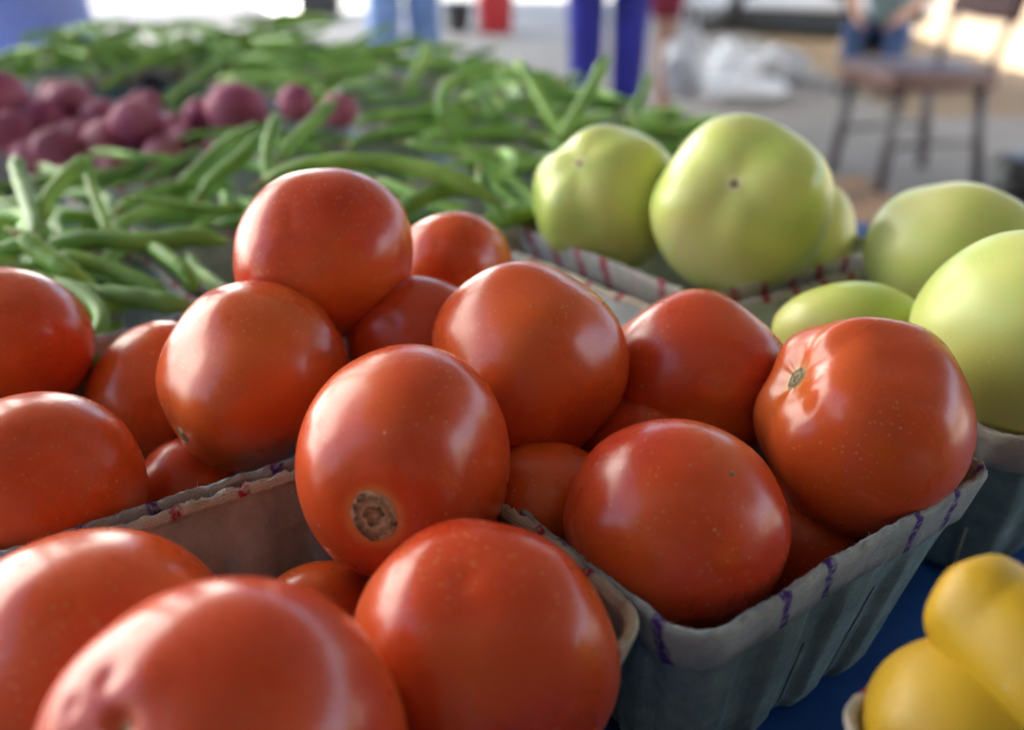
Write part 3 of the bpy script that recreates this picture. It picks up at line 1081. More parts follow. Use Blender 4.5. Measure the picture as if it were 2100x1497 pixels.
# beans given one by one where the photograph shows a particular one
hero = [
    ("long arched green bean curving behind the highest red tomato", [at(545, 372, .66), at(650, 338, .655), at(790, 334, .65), at(920, 362, .64), at(1015, 412, .635)], .0058),
    ("thick level green bean at the left above the crossed ones", [at(95, 505, .60), at(200, 492, .60), at(300, 497, .60), at(395, 486, .605), at(470, 496, .61)], .0062),
    ("short green bean standing over the level one at the left edge", [at(45, 485, .575), at(95, 525, .57), at(145, 560, .565), at(200, 610, .575)], .0066),
    ("green bean at the left edge with its tail under the standing one", [at(-60, 540, .60), at(0, 518, .60), at(60, 502, .60), at(125, 500, .605)], .0056),
    ("lowest long green bean beside the bruised tomato", [at(60, 570, .555), at(170, 602, .555), at(280, 612, .55), at(400, 632, .545)], .0062),
    ("green bean slanting down between the two level ones", [at(120, 528, .58), at(200, 543, .58), at(280, 575, .575), at(350, 610, .57)], .0054),
    ("pale tipped green bean pointing down beside the glossy tomato", [at(310, 505, .60), at(345, 530, .585), at(380, 560, .575), at(402, 600, .575)], .0052),
    ("green bean rising upright at the left edge", [at(78, 490, .60), at(62, 430, .63), at(42, 370, .66), at(30, 320, .68)], .0062),
    ("green bean slanting up toward the front potatoes", [at(85, 450, .64), at(105, 400, .65), at(145, 355, .66), at(188, 325, .67)], .0060),
    ("thin green bean leaning left under the front potato", [at(222, 480, .63), at(205, 430, .65), at(188, 380, .67), at(178, 335, .68)], .0042),
    ("thin pale bean stalk lying level left of the highest tomato", [at(270, 405, .66), at(350, 418, .66), at(430, 428, .66), at(490, 424, .66)], .0030),
    ("green bean standing up before the royal blue trousers", [at(1150, 285, .90), at(1185, 230, .90), at(1215, 180, .90), at(1246, 112, .91)], .0065),
    ("green bean lying level against the paler green tomato", [at(985, 462, .66), at(1040, 448, .665), at(1085, 440, .67), at(1130, 418, .68)], .0062),
    ("hooked green bean arching up in the middle distance", [at(915, 262, .90), at(905, 215, .90), at(918, 178, .90), at(970, 150, .91), at(1020, 140, .92)], .0058),
    ("curled pale green bean beside the hooked one", [at(955, 205, .92), at(985, 200, .91), at(1008, 222, .90), at(1012, 258, .90)], .0058),
    ("upright green bean left of the highest tomato's top", [at(552, 375, .72), at(548, 325, .73), at(556, 280, .74), at(570, 235, .76)], .0062),
    ("green bean slanting past the dark purple potato", [at(575, 330, .78), at(610, 285, .79), at(645, 250, .80), at(690, 205, .81)], .0056),
    ("long green bean running up to the bright magenta potato", [at(360, 400, .74), at(420, 340, .76), at(480, 290, .78), at(560, 255, .80)], .0066),
    ("second long green bean under the one by the magenta potato", [at(410, 410, .72), at(450, 360, .73), at(500, 320, .74), at(540, 275, .76)], .0062),
    ("green bean slanting left in the middle distance by the thighs of the blue trousers", [at(1165, 300, .92), at(1130, 240, .93), at(1095, 180, .95), at(1060, 120, .97)], .0060),
    ("green bean poking up at the far right end of the heap", [at(1290, 250, .98), at(1305, 220, .98), at(1320, 190, .99), at(1332, 150, 1.0)], .0056),
    ("dark green bean poking up before the light blue jeans", [at(835, 190, 1.22), at(850, 160, 1.22), at(865, 130, 1.23), at(880, 85, 1.24)], .0068),
    ("green bean sticking up from the far heap against the bright ground", [at(470, 130, 1.42), at(450, 105, 1.42), at(430, 80, 1.43), at(408, 52, 1.44)], .0070),
    ("green bean sticking up at the left end of the far heap", [at(245, 150, 1.38), at(230, 115, 1.38), at(210, 85, 1.39), at(195, 62, 1.40)], .0070),
    ("green bean lying across below the arched one, right end by the basket", [at(820, 430, .65), at(880, 400, .65), at(940, 385, .655), at(1000, 395, .66)], .0062),
    ("green bean slanting down beside the farthest red tomato", [at(985, 360, .67), at(1000, 400, .66), at(1025, 440, .65), at(1045, 470, .65)], .0058),
]
for lab, pts, r in hero:
    o0 = pts[0]
    v_, f_, tip, sv, sf = bean_mesh_data([p - o0 for p in pts], r, 18, 12)
    o = mesh_obj("green_bean", v_, f_, "green_bean_pod", None, True, attrs={"tip": tip}, loc=o0)
    tag(o, lab, "green bean", "green beans heaped behind the tomatoes")
    mesh_obj("stem_cap", sv, sf, "bean_stem", o, True)

# the heap: beans dropped one after another on a height map over baskets and cloth
R = random.Random(21)
CELL = 0.005
GX0, GY0 = -0.2, 0.45
NX, NY = int((E1B + 0.06 - GX0) / CELL), int((1.86 - GY0) / CELL)
H = np.zeros((NX, NY))
bask = []
for e1a, e2a in ((0.015, 0.505), (0.185, 0.505), (0.015, 0.68), (0.185, 0.68), (0.36, 0.535), (0.36, 0.71), (0.53, 0.60), (0.53, 0.77), (0.66, 0.68), (0.66, 0.85), (0.69, 1.02),
                 (0.36, 0.885), (0.51, 0.94), (0.50, 1.10), (0.68, 1.12), (0.47, 1.24), (0.64, 1.30), (0.27, 1.44), (0.44, 1.44), (0.61, 1.47), (0.36, 1.62)):
    bask.append((e1a, e2a))
pot_bask = [(0.09, 1.05), (0.26, 1.05), (0.09, 1.22), (0.26, 1.22)]
bproto = None
lab_bb = {4: "tan ribbed pulp basket half covered by beans behind the paler green tomato"}
for i, (a, b) in enumerate(bask):
    lab = lab_bb.get(i, "pulp basket buried under the heaped green beans")
    if i == 4:
        make_basket(T(a + 0.08, b + 0.08, 0.0015), 0.155, 0.155, 0.085, "pulp_tan", "band_tan_red", lab, seed=30, fray=0, nper=160)
    elif bproto is None:
        bproto = make_basket(T(a + 0.08, b + 0.08, 0.0015), 0.155, 0.155, 0.080, "pulp_teal", "band_grey_red", lab, group="baskets under the bean heap", seed=31, fray=0, nper=96)
    else:
        c = copy_tree(bproto)
        c.location = T(a + 0.08, b + 0.08, 0.0015)
        c.rotation_euler[2] = TABLE_ROT + R.uniform(-0.05, 0.05)
    x0, x1 = int((a + 0.01 - GX0) / CELL), int((a + 0.15 - GX0) / CELL)
    y0, y1 = int((b + 0.01 - GY0) / CELL), int((b + 0.15 - GY0) / CELL)
    H[x0:x1, y0:y1] = np.maximum(H[x0:x1, y0:y1], 0.045)
    ring_ = np.zeros_like(H, dtype=bool)
    ring_[x0 - 1:x1 + 1, y0 - 1:y1 + 1] = True
    ring_[x0:x1, y0:y1] = False
    H[ring_] = np.maximum(H[ring_], 0.078)

for i, (a, b) in enumerate(pot_bask):
    c = copy_tree(bproto)
    c.location = T(a + 0.08, b + 0.08, 0.0015)
    c.rotation_euler[2] = TABLE_ROT
    c.scale = (1, 1, 0.5)
    tag(c, ("pulp basket under the front left potatoes", "pulp basket under the front right potatoes", "pulp basket under the back left potatoes", "pulp basket under the back right potatoes")[i], "basket", "baskets under the potatoes")

protos = []
for k in range(14):
    Ln = R.uniform(0.085, 0.140)
    r = R.uniform(0.0041, 0.0054)
    cx, cy = R.uniform(-0.02, 0.02), R.uniform(-0.006, 0.006)
    pts = [Vector((Ln * (q - 0.5), cx * (1 - (2 * q - 1) ** 2) + (0.012 * (q - 0.5) ** 3 * R.uniform(-8, 8)), cy * (1 - (2 * q - 1) ** 2))) for q in (0, .2, .4, .6, .8, 1)]
    v_, f_, tip, sv, sf = bean_mesh_data(pts, r, 14, 8)
    fine, rad, _ = bean_curve(pts, r, 8)
    protos.append((Ln, r, fine, v_, f_, tip, sv, sf))

beans = []


def drop(e1, e2, yaw, k, extra=0.0):
    Ln, r, fine = protos[k][:3]
    c, s = math.cos(yaw), math.sin(yaw)
    S = []
    for p in fine:
        x, y = e1 + c * p.x - s * p.y, e2 + s * p.x + c * p.y
        i, j = int((x - GX0) / CELL), int((y - GY0) / CELL)
        if not (1 <= i < NX - 2 and 1 <= j < NY - 2):
            return False
        S.append((p.x, H[i - 1:i + 2, j - 1:j + 2].max(), i, j))
    # resting line: support on both sides of the centre
    best = None
    for a in S:
        for b in S:
            if a[0] < -0.004 and b[0] > 0.004:
                m = (b[1] - a[1]) / (b[0] - a[0])
                z0 = a[1] - m * a[0]
                if all(z0 + m * q[0] >= q[1] - 0.0025 for q in S):
                    if best is None or z0 < best[0]:
                        best = (z0, m)
    if best is None:
        m0 = max(q[1] for q in S)
        best = (m0, 0.0)
    z0, m = best
    m += extra
    if abs(m) > 0.9:
        return False
    cap = 0.100
    if e2 > 0.72 and e1 < 0.47:
        cap = 0.078
    if e2 > 1.3:
        cap = 0.125
    if z0 + abs(m) * Ln * 0.4 > cap:
        return False
    z0 += r * 0.9
    for (t_, h_, i, j) in S:
        H[i:i + 2, j:j + 2] = np.maximum(H[i:i + 2, j:j + 2], z0 + m * t_ + r * 0.75)
    beans.append((e1, e2, z0, yaw, math.atan(m), k, [(i, j, z0 + m * t_ + r * 0.75) for (t_, h_, i, j) in S]))
    return True


def heading():
    """direction of a bean on the table; most lie across rather than end on"""
    while True:
        y = R.uniform(0, math.pi * 2)
        if abs(math.sin(y - math.radians(54))) > 0.45 or R.random() < 0.2:
            return y


for lay in range(27):
    for bi, (a, b) in enumerate(bask):
        if bi in (20,) and lay > 16:
            continue
        if bi == 4 and lay % 2:
            continue
        far = b > 1.35
        e1 = a + 0.08 + R.gauss(0, 0.048)
        e2 = b + 0.08 + R.gauss(0, 0.048)
        if e2 < 0.52 + (0.03 if e1 > 0.36 else 0) or e1 > E1B - 0.02 or (e2 < 0.95 and e1 > 0.80):
            continue
        if (e1 < 0.50 and 0.93 < e2 < 1.40) or (e1 < 0.18 and e2 > 0.93):
            continue                                       # the potatoes lie here
        drop(e1, e2, heading(), R.randrange(len(protos)), R.uniform(-0.25, 0.25) if R.random() < 0.14 else 0.0)
for q in range(240):                                       # loose beans on the cloth between the baskets and the potatoes
    drop(R.uniform(-0.05, 0.46), R.uniform(0.80, 0.97), heading(), R.randrange(len(protos)))
for q in range(60):
    drop(R.uniform(0.40, 0.55), R.uniform(0.85, 1.45), heading(), R.randrange(len(protos)))
scored = []
for idx, (e1, e2, z0, yaw, pit, k, S) in enumerate(beans):
    seen = sum(1 for (i, j, zt) in S if H[i:i + 2, j:j + 2].max() <= zt + 0.004)
    p = T(e1, e2, z0)
    dist = (p - C0).length
    scored.append((seen / dist ** 2, idx))
scored.sort(reverse=True)
single = {idx for sc_, idx in scored[:274]}
bm_pods, bm_tips = [], []
podmesh = []
for (Ln, r, fine, v_, f_, tip, sv, sf) in protos:
    podmesh.append((v_, f_, tip, sv, sf))
first = {}
sv_all, sf_all, st_all, sm_all = [], [], [], []
for idx, (e1, e2, z0, yaw, pit, k, S) in enumerate(beans):
    M = Matrix.Translation(T(e1, e2, z0)) @ Matrix.Rotation(TABLE_ROT + yaw, 4, 'Z') @ Matrix.Rotation(-pit, 4, 'Y')
    v_, f_, tip, sv, sf = podmesh[k]
    if idx in single:
        if k not in first:
            o = mesh_obj("green_bean", v_, f_, "green_bean_pod", None, True, attrs={"tip": tip})
            c = mesh_obj("stem_cap", sv, sf, "bean_stem", o, True)
            first[k] = (o.data, c.data)
        else:
            o = link(bpy.data.objects.new("green_bean", first[k][0]))
            link(bpy.data.objects.new("stem_cap", first[k][1]), o)
        o.matrix_world = M
        zone = "near the front of the heap" if e2 < 0.80 else ("in the middle of the heap" if e2 < 1.2 else "at the far end of the heap")
        tag(o, "loose green bean lying tangled " + zone, "green bean", "green beans " + zone)
    else:
        b0 = len(sv_all)
        sv_all += [M @ p for p in v_]
        sf_all += [tuple(i + b0 for i in f) for f in f_]
        st_all += tip
        tone_ = R.random()
        sm_all += [tone_] * len(v_)
st = mesh_obj("green_bean_heap", sv_all, sf_all, "green_bean_pod", None, True, attrs={"tip": st_all, "tone": sm_all})
tag(st, "mass of green beans lying under and behind the loose ones", "green beans", None, "stuff")

# ------------------------------------------------------------------ people


def skin_obj(name, joints, edges, mat, parent, root=0, sub=2):
    me = bpy.data.meshes.new(name)
    me.from_pydata([j[0] for j in joints], edges, [])
    me.materials.append(MATS[mat])
    o = bpy.data.objects.new(name, me)
    link(o, parent)
    sk = o.modifiers.new("skin", 'SKIN')
    sk.use_smooth_shade = True
    if not me.skin_vertices:
        bm = bmesh.new()
        bm.from_mesh(me)
        bm.verts.layers.skin.verify()
        bm.to_mesh(me)
        bm.free()
    for i, j in enumerate(joints):
        r = j[1]
        me.skin_vertices[0].data[i].radius = (r, r) if not isinstance(r, tuple) else r
        me.skin_vertices[0].data[i].use_root = (i == root)
    ss = o.modifiers.new("smooth", 'SUBSURF')
    ss.levels = ss.render_levels = sub
    return o


def head_mesh(c, parent, hair_mat):
    nu, nv = 36, 26
    V, F, HV = [], [], []
    for j in range(nv + 1):
        tt = math.pi * j / nv
        for i in range(nu):
            f = 2 * math.pi * i / nu
            d = Vector((math.sin(tt) * math.cos(f), math.sin(tt) * math.sin(f), math.cos(tt)))
            p = Vector((d.x * 0.075, d.y * 0.095, d.z * 0.115))
            if d.z < 0:
                p.x *= 1 + 0.28 * d.z
                p.y += 0.012 * -d.z
            if d.y > 0.5:
                p.y += 0.024 * math.exp(-((d.x / 0.14) ** 2 + ((d.z + 0.12) / 0.16) ** 2))     # nose
                for ex in (-0.38, 0.38):
                    p.y -= 0.010 * math.exp(-(((d.x - ex) / 0.16) ** 2 + ((d.z - 0.06) / 0.10) ** 2))   # eye sockets
                p.y += 0.006 * math.exp(-((d.x / 0.25) ** 2 + ((d.z + 0.46) / 0.08) ** 2))      # mouth
            for s in (-1, 1):
                p.x += s * 0.012 * math.exp(-(((d.x - s) / 0.25) ** 2 + (d.y / 0.22) ** 2 + ((d.z + 0.05) / 0.25) ** 2))   # ears
            V.append(p + c)
            k = 1.10 + 0.02 * math.sin(9 * f)
            q = Vector((d.x * 0.078 * k, d.y * 0.100 * k - 0.012, d.z * 0.118 * k + 0.004))
            if d.z < 0.12 and d.y > -0.15 or d.z < -0.45:
                q *= 0.8
            HV.append(q + c)
    for j in range(nv):
        for i in range(nu):
            i2 = (i + 1) % nu
            F.append((j * nu + i, (j + 1) * nu + i, (j + 1) * nu + i2, j * nu + i2))
    o = mesh_obj("head", V, F, "skin_tone", parent)
    mesh_obj("hair", HV, F, hair_mat, parent)
    return o


def person(loc, rz, label, top, bottom, hip=0.10, spread=0.11, leg_r=1.0, shorts=False, hem=0.82, baggy=1.0, seated=False, arms_up=False, scale=1.0, step=0.0, shoes=True):
    root = empty("person", loc, rz, label, "person")
    root.scale = (scale,) * 3
    if not seated:
        pz = 0.93
        J = {'pel': ((0, 0, pz), (.135, .10)), 'spi': ((0, 0.01, 1.13), (.125, .095)), 'che': ((0, 0, 1.32), (.15, .105)), 'neb': ((0, 0, 1.44), .06), 'nec': ((0, 0.01, 1.53), .052)}
        for s, n in ((-1, 'l'), (1, 'r')):
            st_ = s * step
            J['hip' + n] = ((s * hip, 0, .86), .088)
            J['kne' + n] = ((s * (hip + spread) / 2, .03 + st_ * .5, .49), .060)
            J['ank' + n] = ((s * spread, -.01 + st_, .10), .043)
            J['toe' + n] = ((s * (spread + .02), .15 + st_, .035), .036)
            J['sho' + n] = ((s * .185, 0, 1.395), .056)
            J['elb' + n] = ((s * .235, -.02, 1.10), .043)
            J['wri' + n] = ((s * .225, .09, .87), .030) if not arms_up else ((s * .10, .22, 1.16), .030)
    else:
        pz = 0.36
        J = {'pel': ((0, 0, pz), (.14, .11)), 'spi': ((0, 0.03, .58), (.125, .10)), 'che': ((0, .06, .78), (.15, .105)), 'neb': ((0, .08, .90), .06), 'nec': ((0, .10, .98), .052)}
        for s, n in ((-1, 'l'), (1, 'r')):
            J['hip' + n] = ((s * .10, .05, .34), .088)
            J['kne' + n] = ((s * .15, .42, .42), .062)
            J['ank' + n] = ((s * .13, .44, .08), .043)
            J['toe' + n] = ((s * .15, .60, .035), .036)
            J['sho' + n] = ((s * .185, .06, .86), .056)
            J['elb' + n] = ((s * .24, .18, .60), .043)
            J['wri' + n] = ((s * .14, .38, .50), .030)
    for s, n in ((-1, 'l'), (1, 'r')):
        w = Vector(J['wri' + n][0])
        e = Vector(J['elb' + n][0])
        d = (w - e).normalized()
        pal = w + d * 0.06
        J['pal' + n] = (tuple(pal), (.034, .018))
        for q in range(5):
            off = Vector((0, 1, 0)) * ((q - 2) * 0.017)
            ln = (0.045, 0.062, 0.07, 0.064, 0.05)[q]
            if q == 4:
                base_ = w + d * 0.03 + Vector((0, 0.028, 0))
                J['fa4' + n] = (tuple(base_), .010)
                J['fb4' + n] = (tuple(base_ + d * 0.03 + Vector((-s * 0.012, 0.018, 0))), .009)
            else:
                base_ = pal + d * 0.03 + off
                J['fa%d%s' % (q, n)] = (tuple(base_), .0095)
                J['fb%d%s' % (q, n)] = (tuple(base_ + d * ln + Vector((-s * 0.014, 0, 0))), .008)
    names = list(J)
    ix = {n: i for i, n in enumerate(names)}
    E = [('pel', 'spi'), ('spi', 'che'), ('che', 'neb'), ('neb', 'nec')]
    for n in 'lr':
        E += [('pel', 'hip' + n), ('hip' + n, 'kne' + n), ('kne' + n, 'ank' + n), ('ank' + n, 'toe' + n), ('che', 'sho' + n), ('sho' + n, 'elb' + n), ('elb' + n, 'wri' + n), ('wri' + n, 'pal' + n)]
        for q in range(5):
            E += [('wri' + n if q == 4 else 'pal' + n, 'fa%d%s' % (q, n)), ('fa%d%s' % (q, n), 'fb%d%s' % (q, n))]
    skin_obj("body", [J[n] for n in names], [(ix[a], ix[b]) for a, b in E], "skin_tone", root, 0, 1)
    nk = Vector(J['nec'][0])
    head_mesh(nk + Vector((0, 0.015, 0.125)), root, "hair_brown")

    def lerp(a, b, f):
        return tuple(Vector(a).lerp(Vector(b), f))
    # trousers or shorts
    g_ = 0.022 * baggy
    tj = [((0, 0 if not seated else -.01, pz + .10), (.150, .115)), ((0, 0, pz), (.150, .122))]
    te = [(0, 1)]
    for n in 'lr':
        h_, k_, a_ = J['hip' + n], J['kne' + n], J['ank' + n]
        b0 = len(tj)
        end = lerp(h_[0], k_[0], .92) if shorts else lerp(k_[0], a_[0], .93)
        tj.append((h_[0], .098 * leg_r + g_ * .4))
        tj.append((lerp(h_[0], k_[0], .5), .082 * leg_r + g_ * .6))
        if shorts:
            tj.append((end, .072 * leg_r + g_))
            te += [(1, b0), (b0, b0 + 1), (b0 + 1, b0 + 2)]
        else:
            tj.append((k_[0], .064 * leg_r + g_))
            tj.append((lerp(k_[0], a_[0], .5), .058 * leg_r + g_))
            tj.append((end, .052 * leg_r + g_))
            te += [(1, b0), (b0, b0 + 1), (b0 + 1, b0 + 2), (b0 + 2, b0 + 3), (b0 + 3, b0 + 4)]
    skin_obj("trousers" if not shorts else "shorts", tj, te, bottom, root, 1)
    # shirt
    sp, ch, nb = J['spi'][0], J['che'][0], J['neb'][0]
    hz = hem if not seated else pz + .02
    sj = [((sp[0], sp[1] - (0.03 if seated else 0), hz), (.175 * baggy, .135)), (lerp((0, sp[1], hz), sp, .55), (.165, .128)), (sp, (.150, .118)), (ch, (.168, .120)), (nb, .075)]
    se = [(0, 1), (1, 2), (2, 3), (3, 4)]
    for n in 'lr':
        b0 = len(sj)
        sj.append((J['sho' + n][0], .073))
        sj.append((lerp(J['sho' + n][0], J['elb' + n][0], .55), .066))
        sj.append((lerp(J['sho' + n][0], J['elb' + n][0], .85), .064))
        se += [(3, b0), (b0, b0 + 1), (b0 + 1, b0 + 2)]
    skin_obj("shirt", sj, se, top, root, 2)
    if shoes:
        for n in 'lr':
            a_, t_ = J['ank' + n][0], J['toe' + n][0]
            skin_obj("shoe", [((a_[0], a_[1] - .045, .045), .044), ((a_[0], a_[1] + .03, .048), .047), ((t_[0], t_[1], .04), .043), ((t_[0], t_[1] + .05, .035), .034)],
                     [(0, 1), (1, 2), (2, 3)], "shoe_dark", root, 1)
    return root, J


def ground_at(px, y, z=0.0):
    """a point on the paving at distance y ahead, in the column px as seen at height z"""
    depth = y * CP + (CAM_Z - z) * SP
    return Vector(((px - 1050) / FP * depth, y, 0))


person(ground_at(15, 1.98, 0.9), math.radians(150), "person in a loose lavender shirt at the top left beyond the table", "lavender_cloth", "dark_cloth", hem=0.70, baggy=1.45, hip=0.07, spread=0.08, leg_r=0.8, arms_up=True)
person(ground_at(832, 4.7, 0.4), math.radians(185), "person in light blue jeans walking on the paving behind the beans", "white_shirt", "denim_light", hip=0.075, spread=0.105, leg_r=0.9, step=0.07)
person(ground_at(1243, 4.35, 0.4), math.radians(178), "person in royal blue trousers standing behind the beans", "grey_teal_cloth", "royal_blue_cloth", hip=0.095, spread=0.085, leg_r=0.88)
pm, Jm = person(ground_at(1332, 5.1, 0.4), math.radians(160), "person in maroon shorts carrying a white bag beside the royal blue trousers", "white_shirt", "maroon_cloth", hip=0.08, spread=0.09, shorts=True, leg_r=1.1, scale=0.97)
ps, Js = person(ground_at(1818, 6.45, 0.3), math.radians(150), "person in navy jeans sitting on a low stool behind the brown chair", "grey_teal_cloth", "denim_navy", seated=True, leg_r=0.95, scale=0.86)
stl = empty("low_stool", ground_at(1818, 6.45, 0.3) + Vector((0, 0, 0)), math.radians(150), "low black stool under the seated person", "stool")
stl.scale = (0.86,) * 3
box("seat", (0, 0.02, 0.235), (0.34, 0.32, 0.04), "black_plastic", stl, 0.01)
for sx in (-1, 1):
    for sy in (-1, 1):
        tube("leg", [(sx * 0.15, 0.02 + sy * 0.13, 0.0), (sx * 0.13, 0.02 + sy * 0.11, 0.225)], 0.014, "black_plastic", stl)


def film_bag(name, loc, sx, sy, sz, seed, label, mat="white_film", handles=False, cat="bag", group=None):
    R2 = random.Random(seed)
    nu, nv = 40, 28
    V, F = [], []
    ks = [([R2.gauss(0, 3.5) for _ in range(3)], R2.uniform(0, 6.28), R2.uniform(.03, .07)) for _ in range(7)]
    for j in range(nv + 1):
        tt = math.pi * j / nv
        for i in range(nu):
            f = 2 * math.pi * i / nu
            d = Vector((math.sin(tt) * math.cos(f), math.sin(tt) * math.sin(f), math.cos(tt)))
            r = 1 + sum(a * math.sin(Vector(k).dot(d) + p) for k, p, a in ks) + 0.04 * math.sin(9 * f + 4 * d.z) * math.sin(tt)
            if d.z > 0.75:
                r *= 1 - 0.35 * ((d.z - 0.75) / 0.25) + 0.5 * max(0, (d.z - 0.92) / 0.08)
            p = Vector((d.x * sx * r, d.y * sy * r, (d.z * r + 0.92) * sz))
            p.z = max(p.z, 0.002 + 0.004 * abs(math.sin(5 * f)))
            V.append(p)
    for j in range(nv):
        for i in range(nu):
            i2 = (i + 1) % nu
            F.append((j * nu + i, (j + 1) * nu + i, (j + 1) * nu + i2, j * nu + i2))
    o = mesh_obj(name, V, F, mat, None, True, loc=loc)
    tag(o, label, cat, group)
    if handles:
        for s in (-1, 1):
            tube("handle", [(s * sx * .35, 0, sz * 1.75), (s * sx * .3, 0, sz * 2.3), (s * sx * .08, 0, handles - loc[2])], [.014, .009, .006], mat, o, 8, 0.4)
    return o


hp = pm.matrix_basis @ Vector((-0.215, 0.115, 0.0))
film_bag("shopping_bag", (hp.x, hp.y, 0.17), 0.10, 0.085, 0.17, 3, "white plastic bag hanging beside the maroon shorts", handles=0.79)
film_bag("plastic_sack", ground_at(1490, 6.35), 0.22, 0.2, 0.125, 5, "left white plastic sack of the pair on the paving by the van")
film_bag("plastic_sack", ground_at(1585, 6.6), 0.19, 0.2, 0.105, 6, "right white plastic sack of the pair on the paving by the van")
film_bag("plastic_sack", ground_at(1520, 5.9), 0.26, 0.16, 0.07, 7, "low greyish plastic sack lying in front of the white pair", mat="white_film")

# ------------------------------------------------------------------ brown chair
ch_c = ground_at(1880, 4.05, 0.4)
chair = empty("brown_chair", ch_c, math.radians(12), "brown wooden seated chair with grey metal legs at the upper right", "chair")
bm = bmesh.new()
add_box(bm, (-0.01, 0, 0.43), (0.44, 0.42, 0.075))
bm_obj("seat", bm, "chair_wood", chair, True, 0.018)
for (x, y, dx, dy) in ((-0.18, -0.17, -0.03, -0.02), (-0.18, 0.17, -0.03, 0.02), (0.17, -0.17, 0.05, -0.02), (0.17, 0.17, 0.05, 0.02)):
    tube("leg", [(x + dx, y + dy, 0.0), (x, y, 0.395)], [0.021, 0.024], "chair_metal", chair, 12)
for y in (-0.17, 0.17):
    tube("back_post", [(0.185, y, 0.41), (0.215, y, 0.55), (0.27, y, 0.72), (0.31, y, 0.90)], 0.015, "chair_metal", chair, 12)
    tube("stretcher", [(-0.195, y * 1.05, 0.19), (0.20, y * 1.05, 0.19)], 0.009, "chair_metal", chair)
bm = bmesh.new()
add_box(bm, (0, 0, 0), (0.05, 0.40, 0.30), Matrix.Translation((0.275, 0, 0.78)) @ Matrix.Rotation(math.radians(15), 4, 'Y'))
bm_obj("backrest", bm, "chair_back_cloth", chair, True, 0.016)

# ------------------------------------------------------------------ white van
vp0, vp1 = ground_at(1445, 9.1), ground_at(1800, 8.5)      # the two near-side wheels
vd = (vp1 - vp0)
van = empty("parked_van", vp0, math.atan2(vd.y, vd.x), "small white van parked on the paving behind the seated person", "van")
WB = vd.length
prof = [(-0.34, 0.21), (-0.40, 0.50), (-0.38, 0.95), (-0.26, 1.08), (0.02, 1.20), (0.34, 1.80), (WB + 0.18, 1.86), (WB + 0.36, 1.72), (WB + 0.40, 0.85), (WB + 0.38, 0.22)]
VW = 1.45
bm = bmesh.new()
l_ = [bm.verts.new((x, 0.02, z)) for x, z in prof]
r_ = [bm.verts.new((x, VW, z)) for x, z in prof]
bm.faces.new(l_)
bm.faces.new(r_[::-1])
for i in range(len(prof)):
    j = (i + 1) % len(prof)
    bm.faces.new((l_[j], l_[i], r_[i], r_[j]))
bmesh.ops.recalc_face_normals(bm, faces=bm.faces)
vb = bm_obj("body", bm, "white_van_paint", van, True, 0.07)
box("sill", (WB / 2, VW / 2 + 0.01, 0.175), (WB + 0.66, VW - 0.06, 0.09), "black_plastic", van, 0.02)
for x in (0.0, WB):
    for y, s in ((0.10, -1), (VW - 0.10, 1)):
        tv, tf = [], []
        nseg = 40
        ringp = [(0.20, -0.09), (0.27, -0.10), (0.315, -0.085), (0.325, -0.05), (0.325, 0.05), (0.315, 0.085), (0.27, 0.10), (0.20, 0.09)]
        for i in range(nseg):
            a = 2 * math.pi * i / nseg
            for rr_, yy in ringp:
                tv.append((rr_ * math.cos(a), yy, rr_ * math.sin(a)))
        m_ = len(ringp)
        for i in range(nseg):
            for q in range(m_):
                q2, i2 = (q + 1) % m_, (i + 1) % nseg
                tf.append((i * m_ + q, i2 * m_ + q, i2 * m_ + q2, i * m_ + q2))
        wh = mesh_obj("wheel", tv, tf, "black_rubber", van, True, loc=(x, y, 0.327))
        bm = bmesh.new()
        bmesh.ops.create_cone(bm, cap_ends=True, segments=28, radius1=0.205, radius2=0.205, depth=0.12, matrix=Matrix.Rotation(math.pi / 2, 4, 'X'))
        bm_obj("rim", bm, "steel_rim", wh, False, 0.0)
    # dark wheel arch around the near wheel
    tube("wheel_arch", [(x + 0.375 * math.cos(a), 0.035, 0.327 + 0.375 * math.sin(a)) for a in [math.pi * k / 12 for k in range(13)]], 0.05, "black_plastic", van, 10)
for x0, x1 in ((0.42, 0.88), (0.95, WB + 0.12)):
    box("window", ((x0 + x1) / 2, 0.022, 1.46), (x1 - x0, 0.02, 0.42), "window_glass", van, 0.006)
box("windscreen", (0, 0, 0), (0.56, VW - 0.24, 0.02), "window_glass", van, 0.006, m=Matrix.Translation((0.17, VW / 2, 1.507)) @ Matrix.Rotation(-math.atan2(0.6, 0.32), 4, 'Y'))
for y in (0.16, VW - 0.16):
    box("headlight", (-0.38, y, 0.80), (0.08, 0.24, 0.16), "lamp_glass", van, 0.015)
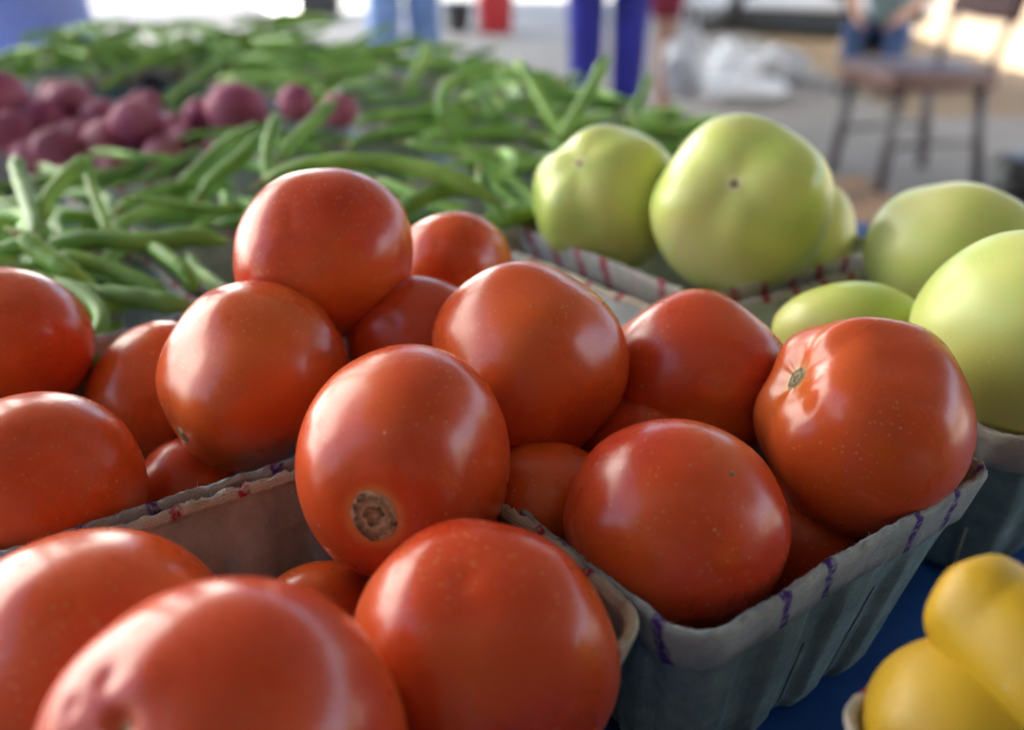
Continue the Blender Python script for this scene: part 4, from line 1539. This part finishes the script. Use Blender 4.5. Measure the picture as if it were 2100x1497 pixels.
box("bumper", (-0.39, VW / 2, 0.42), (0.10, VW - 0.1, 0.18), "black_plastic", van, 0.02)
box("door_handle", (0.82, 0.008, 1.02), (0.16, 0.03, 0.03), "black_plastic", van, 0.008)

# ------------------------------------------------------------------ small things on the paving
cr = empty("red_bin", ground_at(1015, 9.1), 0.2, "red plastic bin standing on the paving between the two pairs of legs", "bin")
bm = bmesh.new()
add_box(bm, (0, 0, 0.21), (0.30, 0.27, 0.42), None, 0.86)
bm_obj("tub", bm, "red_plastic", cr, True, 0.02)
box("lid", (0, 0, 0.437), (0.33, 0.30, 0.035), "red_plastic", cr, 0.012)
bk = empty("black_bucket", ground_at(940, 9.2), 0.0, "small black bucket left of the red bin", "bucket")
bm = bmesh.new()
bmesh.ops.create_cone(bm, cap_ends=True, segments=24, radius1=0.095, radius2=0.125, depth=0.26, matrix=Matrix.Translation((0, 0, 0.13)))
bm_obj("tub", bm, "black_plastic", bk, False, 0.008)
tube("handle", [(0.12 * math.cos(a), 0, 0.25 + 0.11 * math.sin(a)) for a in [math.pi * k / 10 for k in range(11)]], 0.004, "chair_metal", bk)
tt_ = empty("black_tote", ground_at(658, 10.6), 0.05, "black storage tote with a pale lid in the bright distance", "tote")
bm = bmesh.new()
add_box(bm, (0, 0, 0.16), (0.44, 0.34, 0.32), None, 0.9)
bm_obj("tub", bm, "black_plastic", tt_, True, 0.02)
box("lid", (0, 0, 0.337), (0.48, 0.38, 0.035), "grey_plastic", tt_, 0.012)
cb = empty("cardboard_box", atz(1790, 440, 0.0) + Vector((0.02, 0.05, 0)), 0.5, "flattened brown cardboard on the paving past the table corner", "cardboard")
box("panel", (0, 0, 0.008), (0.34, 0.30, 0.012), "cardboard", cb, 0.003)
box("flap", (0.02, 0.20, 0.025), (0.30, 0.12, 0.008), "cardboard", cb, 0.002, m=Matrix.Rotation(math.radians(6), 4, 'X'))
film_bag("black_sack", ground_at(2120, 3.75), 0.17, 0.17, 0.10, 9, "black plastic sack on the paving at the right edge by the chair legs", mat="black_film")
